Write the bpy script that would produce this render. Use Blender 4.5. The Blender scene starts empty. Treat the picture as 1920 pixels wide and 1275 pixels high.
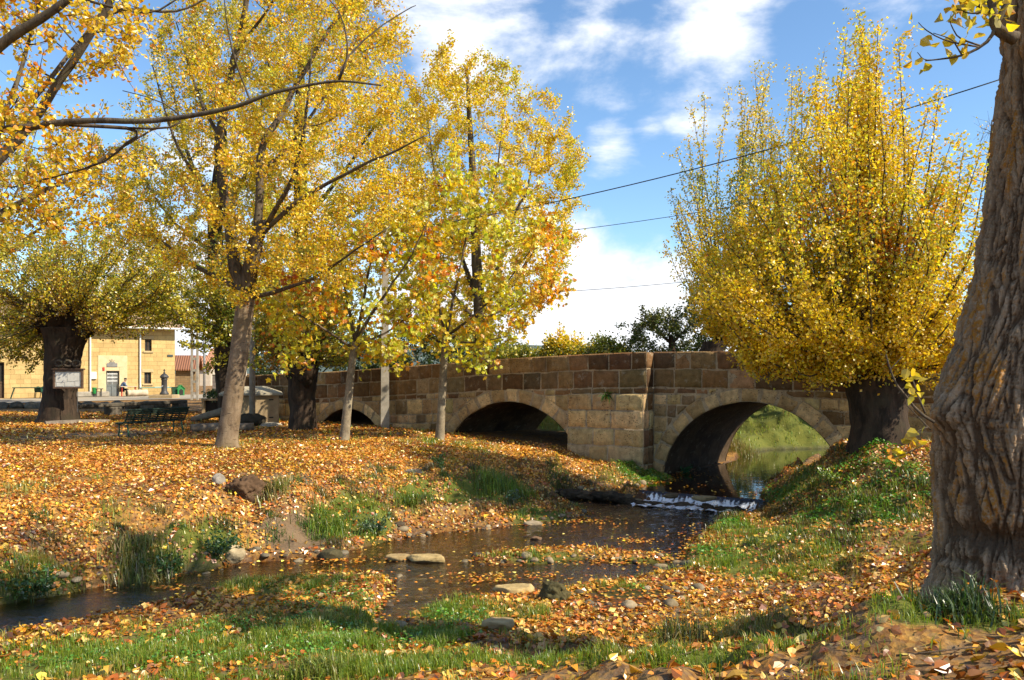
import bpy, bmesh, math
import numpy as np
from mathutils import Vector, Matrix

rng = np.random.default_rng(11)
F, HX, HY, ZC = 1500.0, 960.0, 697.0, 3.2      # lens, horizon row and eye height used to survey the photograph
SC = bpy.context.scene
COL = SC.collection
SUN = np.array([0.92, -0.38, 0.0]); SUN_EL = math.radians(39)


def at(px, py, Y):
    return np.array([(px - HX) / F * Y, Y, ZC - (py - HY) / F * Y])


def onz(px, py, z):
    return at(px, py, F * (ZC - z) / (py - HY))


# ------------------------------------------------------------------ numpy noise
def _hash(ix, iy, iz, seed):
    h = (ix.astype(np.int64) * 374761393 + iy.astype(np.int64) * 668265263 + iz.astype(np.int64) * 2147483647 + seed * 974634777) & 0xFFFFFFFF
    h = ((h ^ (h >> 13)) * 1274126177) & 0xFFFFFFFF
    h = (h ^ (h >> 16)) & 0xFFFFFFFF
    return h.astype(np.float64) / 4294967295.0


def vnoise(p, seed=0):
    p = np.asarray(p, float)
    i = np.floor(p)
    f = p - i
    f = f * f * f * (f * (f * 6 - 15) + 10)
    ix, iy, iz = i[:, 0], i[:, 1], i[:, 2]
    r = 0
    for dx in (0, 1):
        wx = f[:, 0] if dx else 1 - f[:, 0]
        for dy in (0, 1):
            wy = f[:, 1] if dy else 1 - f[:, 1]
            for dz in (0, 1):
                wz = f[:, 2] if dz else 1 - f[:, 2]
                r = r + wx * wy * wz * _hash(ix + dx, iy + dy, iz + dz, seed)
    return r * 2 - 1


def fbm(p, seed=0, octv=4, gain=0.5):
    p = np.asarray(p, float)
    s, a, n = 0, 1.0, 0
    for o in range(octv):
        s = s + a * vnoise(p * (2.03 ** o) + o * 17.3, seed + o)
        n += a
        a *= gain
    return s / n


def sstep(a, b, x):
    t = np.clip((x - a) / (b - a), 0, 1)
    return t * t * (3 - 2 * t)


# ------------------------------------------------------------------ meshes and things
ROOT = {}


def tag(o, label=None, cat=None, group=None, kind=None):
    if label: o['label'] = label
    if cat: o['category'] = cat
    if group: o['group'] = group
    if kind: o['kind'] = kind
    return o


def thing(name, label, cat, loc, rotz=0.0, group=None):
    o = bpy.data.objects.new(name, None)
    COL.objects.link(o)
    o.location = [float(c) for c in loc]
    o.rotation_euler = (0, 0, rotz)
    o.empty_display_size = 0.2
    ROOT[o.name] = (np.array(loc, float), rotz)
    return tag(o, label, cat, group)


class MB:
    def __init__(s):
        s.v, s.q, s.t, s.g, s.c, s.n = [], [], [], [], [], 0

    def add(s, V, quads=None, tris=None, ngons=None, col=None):
        V = np.asarray(V, float).reshape(-1, 3)
        if quads is not None and len(quads): s.q.append(np.asarray(quads, int) + s.n)
        if tris is not None and len(tris): s.t.append(np.asarray(tris, int) + s.n)
        if ngons is not None:
            for g in ngons: s.g.append(np.asarray(g, int) + s.n)
        c = np.ones((len(V), 4)) if col is None else np.broadcast_to(np.append(np.asarray(col, float)[..., :3], np.ones(np.asarray(col).shape[:-1] + (1,)), axis=-1), (len(V), 4))
        s.v.append(V); s.c.append(c); s.n += len(V)
        return s

    def box(s, lo, hi, col=None, bev=0.0, R=None, o=(0, 0, 0)):
        lo, hi = np.array(lo, float), np.array(hi, float)
        if bev <= 0:
            V = np.array([[x, y, z] for z in (lo[2], hi[2]) for x, y in ((lo[0], lo[1]), (hi[0], lo[1]), (hi[0], hi[1]), (lo[0], hi[1]))])
            Q = [(3, 2, 1, 0), (4, 5, 6, 7), (0, 1, 5, 4), (1, 2, 6, 5), (2, 3, 7, 6), (3, 0, 4, 7)]
            T = []
        else:
            b = min(bev, 0.45 * float(np.min(hi - lo)))
            V, idx = [], {}
            for cz in (0, 1):
                for cy in (0, 1):
                    for cx in (0, 1):
                        cor = np.array([hi[0] if cx else lo[0], hi[1] if cy else lo[1], hi[2] if cz else lo[2]])
                        sg = np.array([-1 if cx else 1, -1 if cy else 1, -1 if cz else 1])
                        for ax in range(3):
                            p = cor + sg * b
                            p[ax] = cor[ax]
                            idx[(cx, cy, cz, ax)] = len(V); V.append(p)
            Q, T = [], []
            for ax in range(3):
                a1, a2 = (ax + 1) % 3, (ax + 2) % 3
                for sd in (0, 1):
                    r = []
                    for e1, e2 in ((0, 0), (1, 0), (1, 1), (0, 1)):
                        k = [0, 0, 0]; k[ax] = sd; k[a1] = e1; k[a2] = e2
                        r.append(idx[(k[0], k[1], k[2], ax)])
                    Q.append(r if sd else r[::-1])
                for e1 in (0, 1):
                    for e2 in (0, 1):
                        k0 = [0, 0, 0]; k0[a1] = e1; k0[a2] = e2
                        k1 = list(k0); k1[ax] = 1
                        r = [idx[(*k0, a1)], idx[(*k1, a1)], idx[(*k1, a2)], idx[(*k0, a2)]]
                        Q.append(r if (e1 == e2) else r[::-1])
            for cx in (0, 1):
                for cy in (0, 1):
                    for cz in (0, 1):
                        r = [idx[(cx, cy, cz, a)] for a in range(3)]
                        T.append(r if (cx + cy + cz) % 2 else r[::-1])
            V = np.array(V)
        ctr = V.mean(0)
        out = lambda f: list(f) if np.dot(np.cross(V[f[1]] - V[f[0]], V[f[2]] - V[f[0]]), V[list(f)].mean(0) - ctr) > 0 else list(f)[::-1]
        Q, T = [out(f) for f in Q], [out(f) for f in T]
        if R is not None: V = V @ np.asarray(R).T
        return s.add(V + np.asarray(o, float), Q, T, col=col)

    def tube(s, P, r, n=8, col=None, cap=True, prof=None):
        P = np.asarray(P, float); m = len(P)
        r = np.broadcast_to(np.asarray(r, float), (m,))
        d = np.gradient(P, axis=0)
        d /= np.linalg.norm(d, axis=1, keepdims=True) + 1e-9
        ref = np.array([0, 0, 1.0]) if abs(d[0][2]) < 0.9 else np.array([1.0, 0, 0])
        a = np.cross(d, ref); a /= np.linalg.norm(a, axis=1, keepdims=True) + 1e-9
        for i in range(1, m):
            if np.dot(a[i], a[i - 1]) < 0.2 or abs(np.dot(ref, d[i])) > 0.9:
                v = a[i - 1] - d[i] * np.dot(a[i - 1], d[i])
                a[i] = v / (np.linalg.norm(v) + 1e-9)
        b = np.cross(d, a)
        th = np.arange(n) * 2 * math.pi / n
        rr = r[:, None] * np.ones((1, n)) if prof is None else r[:, None] * prof
        V = P[:, None, :] + rr[:, :, None] * (np.cos(th)[None, :, None] * a[:, None, :] + np.sin(th)[None, :, None] * b[:, None, :])
        i = np.arange(m - 1)[:, None] * n; j = np.arange(n)[None, :]; k = (j + 1) % n
        Q = np.stack([i + j, i + n + j, i + n + k, i + k], -1).reshape(-1, 4)
        g = [list(range(n)), list(range((m - 1) * n, m * n))[::-1]] if cap else None
        return s.add(V.reshape(-1, 3), Q, ngons=g, col=col)

    def lathe(s, prof, o=(0, 0, 0), n=16, col=None):
        P = np.array([[0, 0, z] for r, z in prof], float)
        th = np.arange(n) * 2 * math.pi / n
        V = np.array([[r * math.cos(t), r * math.sin(t), z] for r, z in prof for t in th]) + np.asarray(o, float)
        m = len(prof)
        i = np.arange(m - 1)[:, None] * n; j = np.arange(n)[None, :]; k = (j + 1) % n
        Q = np.stack([i + j, i + k, i + n + k, i + n + j], -1).reshape(-1, 4)
        return s.add(V, Q, ngons=[list(range(n))[::-1], list(range((m - 1) * n, m * n))], col=col)

    def build(s, name, mat, parent=None, smooth=False, local=False, origin=None):
        V = np.concatenate(s.v)
        C = np.concatenate(s.c)
        if parent is not None and not local:
            loc, rz = ROOT[parent.name]
            V = V - loc
            c, sn = math.cos(-rz), math.sin(-rz)
            V = np.stack([V[:, 0] * c - V[:, 1] * sn, V[:, 0] * sn + V[:, 1] * c, V[:, 2]], 1)
        elif parent is None:
            if origin is None:
                origin = np.array([(V[:, 0].min() + V[:, 0].max()) / 2, (V[:, 1].min() + V[:, 1].max()) / 2, V[:, 2].min()])
            V = V - np.asarray(origin)
        tot, idx = [], []
        for arr, k in ((s.q, 4), (s.t, 3)):
            if arr:
                A = np.concatenate(arr); tot.append(np.full(len(A), k)); idx.append(A.reshape(-1))
        for g in s.g:
            tot.append(np.array([len(g)])); idx.append(g)
        tot = np.concatenate(tot); idx = np.concatenate(idx)
        me = bpy.data.meshes.new(name)
        me.vertices.add(len(V)); me.vertices.foreach_set('co', V.astype(np.float32).ravel())
        me.loops.add(len(idx)); me.loops.foreach_set('vertex_index', idx.astype(np.int32))
        me.polygons.add(len(tot))
        me.polygons.foreach_set('loop_start', (np.cumsum(tot) - tot).astype(np.int32))
        me.polygons.foreach_set('loop_total', tot.astype(np.int32))
        me.polygons.foreach_set('use_smooth', np.full(len(tot), bool(smooth)))
        at_ = me.attributes.new('col', 'FLOAT_COLOR', 'POINT')
        at_.data.foreach_set('color', C.astype(np.float32).ravel())
        me.update(calc_edges=True); me.validate()
        me.materials.append(mat)
        o = bpy.data.objects.new(name, me)
        COL.objects.link(o)
        if parent is not None:
            o.parent = parent; ROOT[o.name] = ROOT[parent.name]
        else:
            o.location = [float(c) for c in origin]; ROOT[o.name] = (np.asarray(origin, float), 0.0)
        return o


def rotz(a):
    c, s = math.cos(a), math.sin(a)
    return np.array([[c, -s, 0], [s, c, 0], [0, 0, 1.0]])


# ------------------------------------------------------------------ materials
class NT:
    def __init__(s, name):
        s.m = bpy.data.materials.new(name); s.m.use_nodes = True
        s.t = s.m.node_tree; s.t.nodes.clear()

    def n(s, typ, **kw):
        nd = s.t.nodes.new(typ)
        for k, v in kw.items():
            if k.startswith('i_'):
                key = k[2:]
                key = int(key) if key.isdigit() else key.replace('_', ' ')
                s.set(nd.inputs[key], v)
            else:
                setattr(nd, k, v)
        return nd

    def set(s, inp, v):
        if hasattr(v, 'is_output') or isinstance(v, bpy.types.NodeSocket): s.t.links.new(v, inp)
        elif isinstance(v, (tuple, list)) and len(v) == 3 and inp.type == 'RGBA': inp.default_value = (*v, 1)
        else: inp.default_value = v

    def noise(s, vec, scale, detail=4, rough=0.55, dist=0.0):
        return s.n('ShaderNodeTexNoise', i_Vector=vec, i_Scale=scale, i_Detail=detail, i_Roughness=rough, i_Distortion=dist).outputs['Fac']

    def ramp(s, fac, stops, interp='LINEAR'):
        r = s.n('ShaderNodeValToRGB', i_Fac=fac); r.color_ramp.interpolation = interp
        e = r.color_ramp.elements
        while len(e) < len(stops): e.new(0.5)
        for k, (p, c) in enumerate(stops):
            e[k].position = p; e[k].color = (c, c, c, 1) if isinstance(c, (int, float)) else (*c, 1)
        return r.outputs['Color']

    def mix(s, fac, a, b, mode='MIX'):
        x = s.n('ShaderNodeMix', data_type='RGBA', blend_type=mode)
        s.set(x.inputs[0], fac); s.set(x.inputs[6], a); s.set(x.inputs[7], b)
        return x.outputs[2]

    def math(s, op, a, b=0.0, clamp=False):
        x = s.n('ShaderNodeMath', operation=op, use_clamp=clamp)
        s.set(x.inputs[0], a); s.set(x.inputs[1], b)
        return x.outputs[0]

    def attr(s, name='col'):
        return s.n('ShaderNodeAttribute', attribute_name=name).outputs['Color']

    def obj(s):
        return s.n('ShaderNodeTexCoord').outputs['Object']

    def mapv(s, vec, scale=(1, 1, 1), rot=(0, 0, 0)):
        return s.n('ShaderNodeMapping', i_Vector=vec, i_Scale=scale, i_Rotation=rot).outputs[0]

    def bump(s, h, strength=0.4, dist=0.02):
        return s.n('ShaderNodeBump', i_Strength=strength, i_Distance=dist, i_Height=h).outputs[0]

    def out(s, shader):
        o = s.n('ShaderNodeOutputMaterial'); s.t.links.new(shader, o.inputs[0]); return s.m

    def principled(s, base, rough=0.8, normal=None, metal=0.0, spec=0.3):
        p = s.n('ShaderNodeBsdfPrincipled')
        s.set(p.inputs['Base Color'], base); s.set(p.inputs['Roughness'], rough)
        p.inputs['Metallic'].default_value = metal
        p.inputs['Specular IOR Level'].default_value = spec
        if normal is not None: s.t.links.new(normal, p.inputs['Normal'])
        return p.outputs[0]


def simple(name, c1, c2=None, scale=6.0, rough=0.8, bump=0.3, bdist=0.01, metal=0.0, spec=0.3, stretch=(1, 1, 1), useattr=False):
    t = NT(name); ob = t.mapv(t.obj(), stretch)
    c2 = c2 or tuple(0.6 * c for c in c1)
    n1 = t.noise(ob, scale, 6, 0.6); n2 = t.noise(ob, scale * 5.3, 4, 0.6)
    c = t.mix(t.ramp(n1, [(0.35, 0.0), (0.65, 1.0)]), c1, c2)
    c = t.mix(0.35, c, t.mix(n2, (0.3, 0.3, 0.3), (1, 1, 1)), 'MULTIPLY')
    if useattr: c = t.mix(1.0, c, t.attr(), 'MULTIPLY')
    return t.out(t.principled(c, rough, t.bump(t.math('ADD', n1, t.math('MULTIPLY', n2, 0.5)), bump, bdist), metal, spec))


def leaf_mat(name, trans=0.5, gloss=0.06):
    t = NT(name); c = t.attr()
    d = t.n('ShaderNodeBsdfDiffuse', i_Color=c)
    tc = t.mix(1.0, c, (1.0, 0.98, 0.55), 'MULTIPLY')
    tr = t.n('ShaderNodeBsdfTranslucent', i_Color=tc)
    m = t.n('ShaderNodeMixShader', i_0=trans); t.t.links.new(d.outputs[0], m.inputs[1]); t.t.links.new(tr.outputs[0], m.inputs[2])
    g = t.n('ShaderNodeBsdfGlossy', i_Color=(1, 1, 1), i_Roughness=0.38)
    m2 = t.n('ShaderNodeMixShader', i_0=gloss); t.t.links.new(m.outputs[0], m2.inputs[1]); t.t.links.new(g.outputs[0], m2.inputs[2])
    return t.out(m2.outputs[0])


# leaf outlines: (u along the leaf, v across, w up), faces
LEAF_Q = (np.array([[0, 0, 0], [.5, .42, .12], [1, 0, 0], [.5, -.42, .12]]), [(0, 3, 2, 1)], [])
LEAF_H = (np.array([[0, 0, 0], [.22, .36, .10], [.55, .34, .12], [1, 0, -.08], [.55, -.34, .12], [.22, -.36, .10], [.45, 0, 0]]),
          [(0, 6, 2, 1), (0, 5, 4, 6)], [(6, 3, 2), (6, 4, 3)])
LEAF_M = (np.array([[0, 0, 0], [.12, .42, .05], [.34, .26, .06], [.56, .52, .02], [.66, .2, .05], [1, 0, -.06], [.66, -.2, .05], [.56, -.52, .02], [.34, -.26, .06], [.12, -.42, .05], [.4, 0, .0]]),
          [(0, 10, 2, 1), (10, 4, 3, 2), (0, 9, 8, 10), (10, 8, 7, 6)], [(10, 5, 4), (10, 6, 5)])


def leaf_mb(P, size, cols, tmpl=LEAF_Q, mode='crown', normals=None, curl=0.5, mb=None):
    n = len(P)
    T, Q, TR = tmpl
    th = rng.uniform(0, 2 * math.pi, n)
    if mode == 'crown':                     # leaves hang, blades turned every way
        u = np.stack([np.cos(th), np.sin(th), rng.normal(-0.5, 0.5, n)], 1)
        nn = rng.normal(0, 1, (n, 3))
    else:                                   # lying on the ground
        u = np.stack([np.cos(th), np.sin(th), np.zeros(n)], 1)
        nn = (normals if normals is not None else np.array([[0, 0, 1.0]])) + rng.normal(0, curl, (n, 3)) * np.array([1, 1, 0.2])
    nn = nn / np.linalg.norm(nn, axis=1, keepdims=True)
    u = u - nn * np.sum(u * nn, 1, keepdims=True); u /= np.linalg.norm(u, axis=1, keepdims=True) + 1e-9
    w = np.cross(nn, u)
    s = np.asarray(size, float).reshape(-1, 1, 1)
    k = len(T)
    wv = rng.uniform(0.3, 1.6, (n, 1, 1)) * np.sign(rng.uniform(-0.5, 1, (n, 1, 1)))
    V = P[:, None, :] + s * ((T[None, :, 0:1] - 0.5) * u[:, None, :] + T[None, :, 1:2] * w[:, None, :] + T[None, :, 2:3] * wv * nn[:, None, :])
    mb = mb or MB()
    base = np.arange(n)[:, None, None] * k
    q = (base + np.array(Q)[None]).reshape(-1, 4) if Q else None
    tr = (base + np.array(TR)[None]).reshape(-1, 3) if TR else None
    mb.add(V.reshape(-1, 3), q, tr, col=np.repeat(cols, k, axis=0))
    return mb


def pick_cols(n, palette, weights, jit=0.18, P=None, fscale=0.6, seed=3):
    pal = np.array(palette, float); w = np.array(weights, float); w /= w.sum()
    if P is None: x = rng.uniform(0, 1, n)
    else:                                    # neighbouring leaves turn colour together
        x = 0.5 + 0.75 * fbm(np.asarray(P) * fscale, seed, 2) + rng.normal(0, 0.2, n)
        x = np.argsort(np.argsort(x)) / max(n, 1)
    i = np.searchsorted(np.cumsum(w), np.clip(x, 0, 0.9999))
    c = pal[np.clip(i, 0, len(pal) - 1)]
    return np.clip(c * np.exp(rng.normal(0, jit, (n, 1))) * np.exp(rng.normal(0, jit * 0.4, (n, 3))), 0, 0.95)
# ------------------------------------------------------------------ the lie of the land
BC, BD, BN = np.array([4.06, 23.0]), np.array([0.795, -0.606]), np.array([-0.606, -0.795])


def bp(s, off, z):                              # bridge coordinates: along the wall, out of the wall, up
    s, off, z = np.broadcast_arrays(np.asarray(s, float), np.asarray(off, float), np.asarray(z, float))
    return np.stack([BC[0] + BD[0] * s + BN[0] * off, BC[1] + BD[1] * s + BN[1] * off, z], -1)


pts = [tuple(onz(px, py, z)) for px, py, z in [
    # far (left) bank, toe to top
    (0, 1112, .22), (0, 1045, .55), (0, 960, .95), (0, 890, 1.15), (-300, 1130, .25), (-300, 1050, .6), (-300, 960, 1.0), (-300, 890, 1.15),
    (300, 1062, .2), (300, 1010, .5), (300, 950, .85), (300, 890, 1.1), (150, 1080, .2), (150, 1020, .55), (150, 950, .92),
    (460, 1040, .12), (460, 990, .45), (460, 935, .85), (460, 890, 1.08), (600, 1030, .12), (600, 980, .42), (600, 930, .78), (600, 885, 1.05), (600, 850, 1.17),
    (800, 985, .12), (800, 950, .36), (800, 900, .75), (800, 860, 1.02), (800, 835, 1.15), (700, 1000, .15), (700, 950, .5), (700, 900, .88), (700, 860, 1.1),
    (1000, 968, .1), (1000, 940, .25), (1000, 900, .5), (1000, 860, .82), (1000, 840, .92), (900, 975, .14), (900, 930, .45), (900, 890, .75), (900, 850, 1.0),
    (1100, 912, .28), (1100, 890, .45), (1090, 855, .72), (1215, 872, .45), (1160, 900, .3), (1060, 920, .26), (1200, 893, .3),
    (950, 832, .97), (860, 812, 1.12), (1050, 845, .85), (1010, 833, .95),
    # right bank: mound under the pollard, meadow, puddle
    (1650, 830, 1.68), (1560, 842, 1.42), (1720, 830, 1.7), (1500, 872, .85), (1460, 915, .5), (1445, 955, .15), (1600, 890, 1.2), (1550, 905, .95), (1700, 893, 1.25),
    (1600, 960, .66), (1740, 960, .82), (1520, 965, .42), (1340, 1000, .1), (1400, 985, .2), (1500, 1010, .36), (1700, 1000, .66), (1290, 1060, .05), (1400, 1050, .16), (1500, 1060, .25), (1700, 1060, .5),
    (1400, 1110, .12), (1600, 1100, .24), (1500, 1112, .17), (1280, 1112, .05), (1150, 1150, .012), (1230, 1140, .015), (1050, 1180, .1), (1100, 1125, .012),
    # near bank
    (1300, 1195, .5), (1500, 1170, .62), (1650, 1135, .85), (1760, 1112, 1.22), (1000, 1230, .5), (1300, 1260, 1.0), (1600, 1250, 1.25), (1880, 1190, 1.38), (1150, 1250, .8),
    (800, 1240, .42), (600, 1275, .42), (300, 1275, .3), (0, 1275, .25), (0, 1218, .1), (300, 1185, .12), (600, 1110, .12), (600, 1180, .2), (450, 1150, .14), (680, 1150, .12), (850, 1165, .14), (950, 1150, .1), (-300, 1290, .15), (-300, 1350, .35),
    # beyond the bridge: bank raised so the pool mirrors it instead of sky
    (1450, 800, 1.0), (1500, 765, 1.75), (1440, 755, 1.9), (1540, 815, .6), (1395, 820, .7), (1040, 800, 1.0), (1040, 780, 1.35), (1420, 770, 1.5)]]
pts += [(0, 0, 1.6), (-5, 0, .9), (5, 0, 1.6), (-10, 4, .45), (-5, 5, .5), (10, 5, 1.5), (2.5, 3, 1.5), (0, 3.5, 1.25), (8, 8, 1.35), (11, 11, 1.4), (12, 15, 1.6), (12, 19, 1.9), (9, 14, 1.2), (14, 24, 1.9), (0, -8, 1.8), (20, 0, 1.8), (-20, 0, .9),
        (-16, 12.5, .5), (-18, 16, 1.15), (-25, 14, 1.0)]
for Y, xs in ((19.5, (-18, -12, -7)), (23, (-22, -15, -9, -5)), (27.5, (-28, -20, -14, -9, -5.5)), (34, (-34, -26, -18, -12)), (42, (-40, -30, -20))):
    pts += [(x, Y, 1.2) for x in xs]
pts += [(-45, 50, 1.25), (-34, 50, 1.3), (-24, 50, 1.35), (-48, 56, 1.3), (-36, 58, 1.32), (-26, 60, 1.38), (-18, 62, 1.4), (-40, 75, 1.5), (-20, 75, 1.6), (0, 75, 1.7), (30, 75, 1.8), (60, 60, 2.0),
        (-8, 40, 1.3), (0, 38, 1.3), (6, 38, 1.3), (-2, 34, 1.1), (2, 30, .95), (10, 40, 2.5), (20, 40, 2.7), (14, 36.5, 2.3), (5.5, 30, .55), (17, 33.5, 2.0), (22, 25, 1.8)]  # tall far bank points shaped to block sky reflection in the pool
for s in (.6, 2.8, 5.0):                        # stream bed under the right arch
    pts += [tuple(bp(s, o, .15)) for o in (.3, -2.2, -4.6)]
pts += [tuple(bp(-5.1, o, .95)) for o in (-1, -4)] + [tuple(bp(-12.6, o, 1.22)) for o in (-1, -4)] + [tuple(bp(7.5, o, 1.55)) for o in (.4, -2, -4.6)]
CP = np.array(pts, float)


def _tps_k(d2):
    return 0.5 * d2 * np.log(d2 + 1e-9)


_n = len(CP)
_A = np.zeros((_n + 3, _n + 3))
_d2 = ((CP[:, None, :2] - CP[None, :, :2]) ** 2).sum(-1)
_A[:_n, :_n] = _tps_k(_d2) + np.eye(_n) * 0.02
_A[:_n, _n] = _A[_n, :_n] = 1
_A[:_n, _n + 1:] = CP[:, :2]; _A[_n + 1:, :_n] = CP[:, :2].T
_W = np.linalg.solve(_A, np.concatenate([CP[:, 2], np.zeros(3)]))


def smooth_z(x, y):
    x = np.clip(np.asarray(x, float), -50, 45); y = np.clip(np.asarray(y, float), -8, 76)
    o = np.empty(x.shape); xf, yf, of = x.ravel(), y.ravel(), o.ravel()
    for i in range(0, len(xf), 20000):
        X, Y = xf[i:i + 20000], yf[i:i + 20000]
        d2 = (X[:, None] - CP[None, :, 0]) ** 2 + (Y[:, None] - CP[None, :, 1]) ** 2
        of[i:i + 20000] = _tps_k(d2) @ _W[:_n] + _W[_n] + _W[_n + 1] * X + _W[_n + 2] * Y
    return np.clip(of.reshape(x.shape), -0.3, 3.0)


ZUP = 0.22
LOW = np.array([onz(px, py, 0)[:2] for px, py in [
    (-700, 1190), (-300, 1160), (0, 1133), (150, 1107), (300, 1083), (400, 1067), (470, 1053), (600, 1047), (660, 1030), (740, 1010), (800, 1001), (880, 993), (950, 986), (1030, 979), (1080, 975), (1105, 965), (1070, 950), (1040, 943), (1050, 930),
    (1200, 938), (1440, 958), (1440, 966), (1345, 972), (1335, 990), (1295, 1018), (1282, 1045), (1286, 1064), (1268, 1078), (1190, 1090), (1085, 1104), (1035, 1112), (1000, 1124), (900, 1126), (835, 1140), (775, 1165), (722, 1194), (694, 1206), (690, 1172), (716, 1130), (742, 1102), (735, 1082), (660, 1080), (600, 1082), (450, 1106), (330, 1131), (230, 1156), (150, 1171), (0, 1198), (-300, 1265), (-700, 1360)]])
ISLE = np.array([onz(px, py, 0)[:2] for px, py in [(885, 1050), (930, 1038), (1010, 1032), (1100, 1027), (1140, 1034), (1220, 1040), (1262, 1050), (1225, 1058), (1140, 1052), (1090, 1050), (1000, 1058), (920, 1060)]])
PUD = np.array([onz(px, py, 0.01)[:2] for px, py in [(1060, 1128), (1110, 1112), (1180, 1118), (1250, 1118), (1330, 1122), (1300, 1140), (1230, 1160), (1130, 1168), (1075, 1160)]])
UP = np.array([tuple(onz(px, py, ZUP)[:2]) for px, py in [(1190, 931), (1440, 946), (1428, 928), (1442, 905), (1490, 876), (1535, 853)]] +
              [tuple(bp(5.35, -.2, 0)[:2]), tuple(bp(5.3, -4.6, 0)[:2]), (11.8, 28.6), (15, 29), (21, 28), (21, 30.5), (16, 31.2), (12.5, 31.2), (9.9, 30.6), (8.5, 29.2), tuple(bp(.45, -4.6, 0)[:2]), tuple(bp(.3, 0, 0)[:2])] +
              [tuple(onz(px, py, ZUP)[:2]) for px, py in [(1245, 889), (1258, 900), (1212, 906), (1195, 916)]])


def sdist(x, y, poly):                          # negative inside
    x, y = np.asarray(x, float).ravel(), np.asarray(y, float).ravel()
    d = np.full(x.shape, 1e9); ins = np.zeros(x.shape, bool)
    for a, b in zip(poly, np.roll(poly, -1, 0)):
        e = b - a
        t = np.clip(((x - a[0]) * e[0] + (y - a[1]) * e[1]) / (e @ e + 1e-12), 0, 1)
        d = np.minimum(d, (x - a[0] - t * e[0]) ** 2 + (y - a[1] - t * e[1]) ** 2)
        c = ((a[1] > y) != (b[1] > y)) & (x < (b[0] - a[0]) * (y - a[1]) / (b[1] - a[1] + 1e-12) + a[0])
        ins ^= c
    return np.where(ins, -1, 1) * np.sqrt(d)


def axis(parts):
    return np.unique(np.round(np.concatenate([np.arange(a, b, s) for a, b, s in parts]), 4))


GX = axis([(-900, -120, 130), (-120, -50, 8), (-50, -24, 1.2), (-24, -12.5, .22), (-12.5, 14, .085), (14, 18, .25), (18, 50, 1.5), (50, 130, 10), (130, 901, 130)])
GY = axis([(-60, -4, 4), (-4, 3.4, .25), (3.4, 20, .075), (20, 27, .11), (27, 35, .12), (36, 64, .7), (64, 130, 5), (130, 1300, 90)])
XX, YY = np.meshgrid(GX, GY)
Z0 = smooth_z(XX, YY)
_gy, _gx = np.gradient(Z0, GY, GX)
SLOPE = np.hypot(_gx, _gy)
near = (XX > -26) & (XX < 24) & (YY > -4) & (YY < 40)
xf, yf = XX[near], YY[near]
wob = .07 * vnoise(np.stack([xf * 2.1, yf * 2.1, 0 * xf], 1), 5)
dl = np.maximum(sdist(xf, yf, LOW), -sdist(xf, yf, ISLE)) + wob
du = sdist(xf, yf, UP) + wob * .6
z = Z0[near].copy()
p3 = np.stack([xf, yf, 0 * xf], 1)
bank = sstep(.10, .30, SLOPE[near])
rough = .035 * fbm(p3 * 1.6, 21, 4) + bank * (.26 * fbm(p3 * 1.15, 31, 3) + .17 * fbm(p3 * 2.7, 35, 3) - .04) + .012 * fbm(p3 * 6, 41, 2)
rough *= sstep(-.05, .5, np.minimum(dl, du))
z = np.where(du > 0, np.minimum(z, ZUP + .05 + .75 * du + 9 * sstep(1.2, 2.5, du)), z); z = np.where(dl > 0, np.minimum(z, .05 + 1.5 * dl + 9 * sstep(.8, 1.6, dl)), z)
z = z + rough * (1 - .6 * sstep(-.05, -.4, sdist(xf, yf, PUD)))
bedl = -.03 - .17 * sstep(0, .6, -dl) + .03 * fbm(p3 * 3.1, 51, 3)
z = np.where(dl < 0, bedl, np.maximum(z, .012 + .12 * sstep(0, .25, dl)))
upn = (du < 0) & (dl > .02)
z = np.where(upn, ZUP - .03 - .22 * sstep(0, .7, -du) + .03 * fbm(p3 * 3.1, 51, 3), z)
z = np.where((du > 0) & (du < .35) & (dl > .1), np.maximum(z, ZUP + .015 + .1 * du), z)
isl = sdist(xf, yf, ISLE)
z = np.where(isl + wob < 0, .015 + .06 * sstep(0, .3, -isl) + .02 * fbm(p3 * 4, 61, 2), z)
Z = Z0.copy(); Z[near] = z
DWET = np.full(XX.shape, 9.0); DWET[near] = np.minimum(np.minimum(dl, du), sdist(xf, yf, PUD) + .15)


def ground(x, y):                               # bilinear height of the finished ground
    x, y = np.asarray(x, float), np.asarray(y, float)
    i = np.clip(np.searchsorted(GX, x) - 1, 0, len(GX) - 2); j = np.clip(np.searchsorted(GY, y) - 1, 0, len(GY) - 2)
    tx = np.clip((x - GX[i]) / (GX[i + 1] - GX[i]), 0, 1); ty = np.clip((y - GY[j]) / (GY[j + 1] - GY[j]), 0, 1)
    return (Z[j, i] * (1 - tx) + Z[j, i + 1] * tx) * (1 - ty) + (Z[j + 1, i] * (1 - tx) + Z[j + 1, i + 1] * tx) * ty


def grid_lookup(G, x, y):
    i = np.clip(np.searchsorted(GX, x) - 1, 0, len(GX) - 1); j = np.clip(np.searchsorted(GY, y) - 1, 0, len(GY) - 1)
    return G[j, i]


def hit(px, py, y0=4.0, y1=75.0):               # the spot on the ground seen at a photograph position
    Y = np.linspace(y0, y1, 6000)
    x = (px - HX) / F * Y; zz = ZC - (py - HY) / F * Y
    b = np.where(zz < ground(x, Y))[0]
    k = b[0] if len(b) else len(Y) - 1
    return np.array([x[k], Y[k], ground(x[k], Y[k])])


def gpt(x, y):
    return np.array([x, y, float(ground(x, y))])


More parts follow.
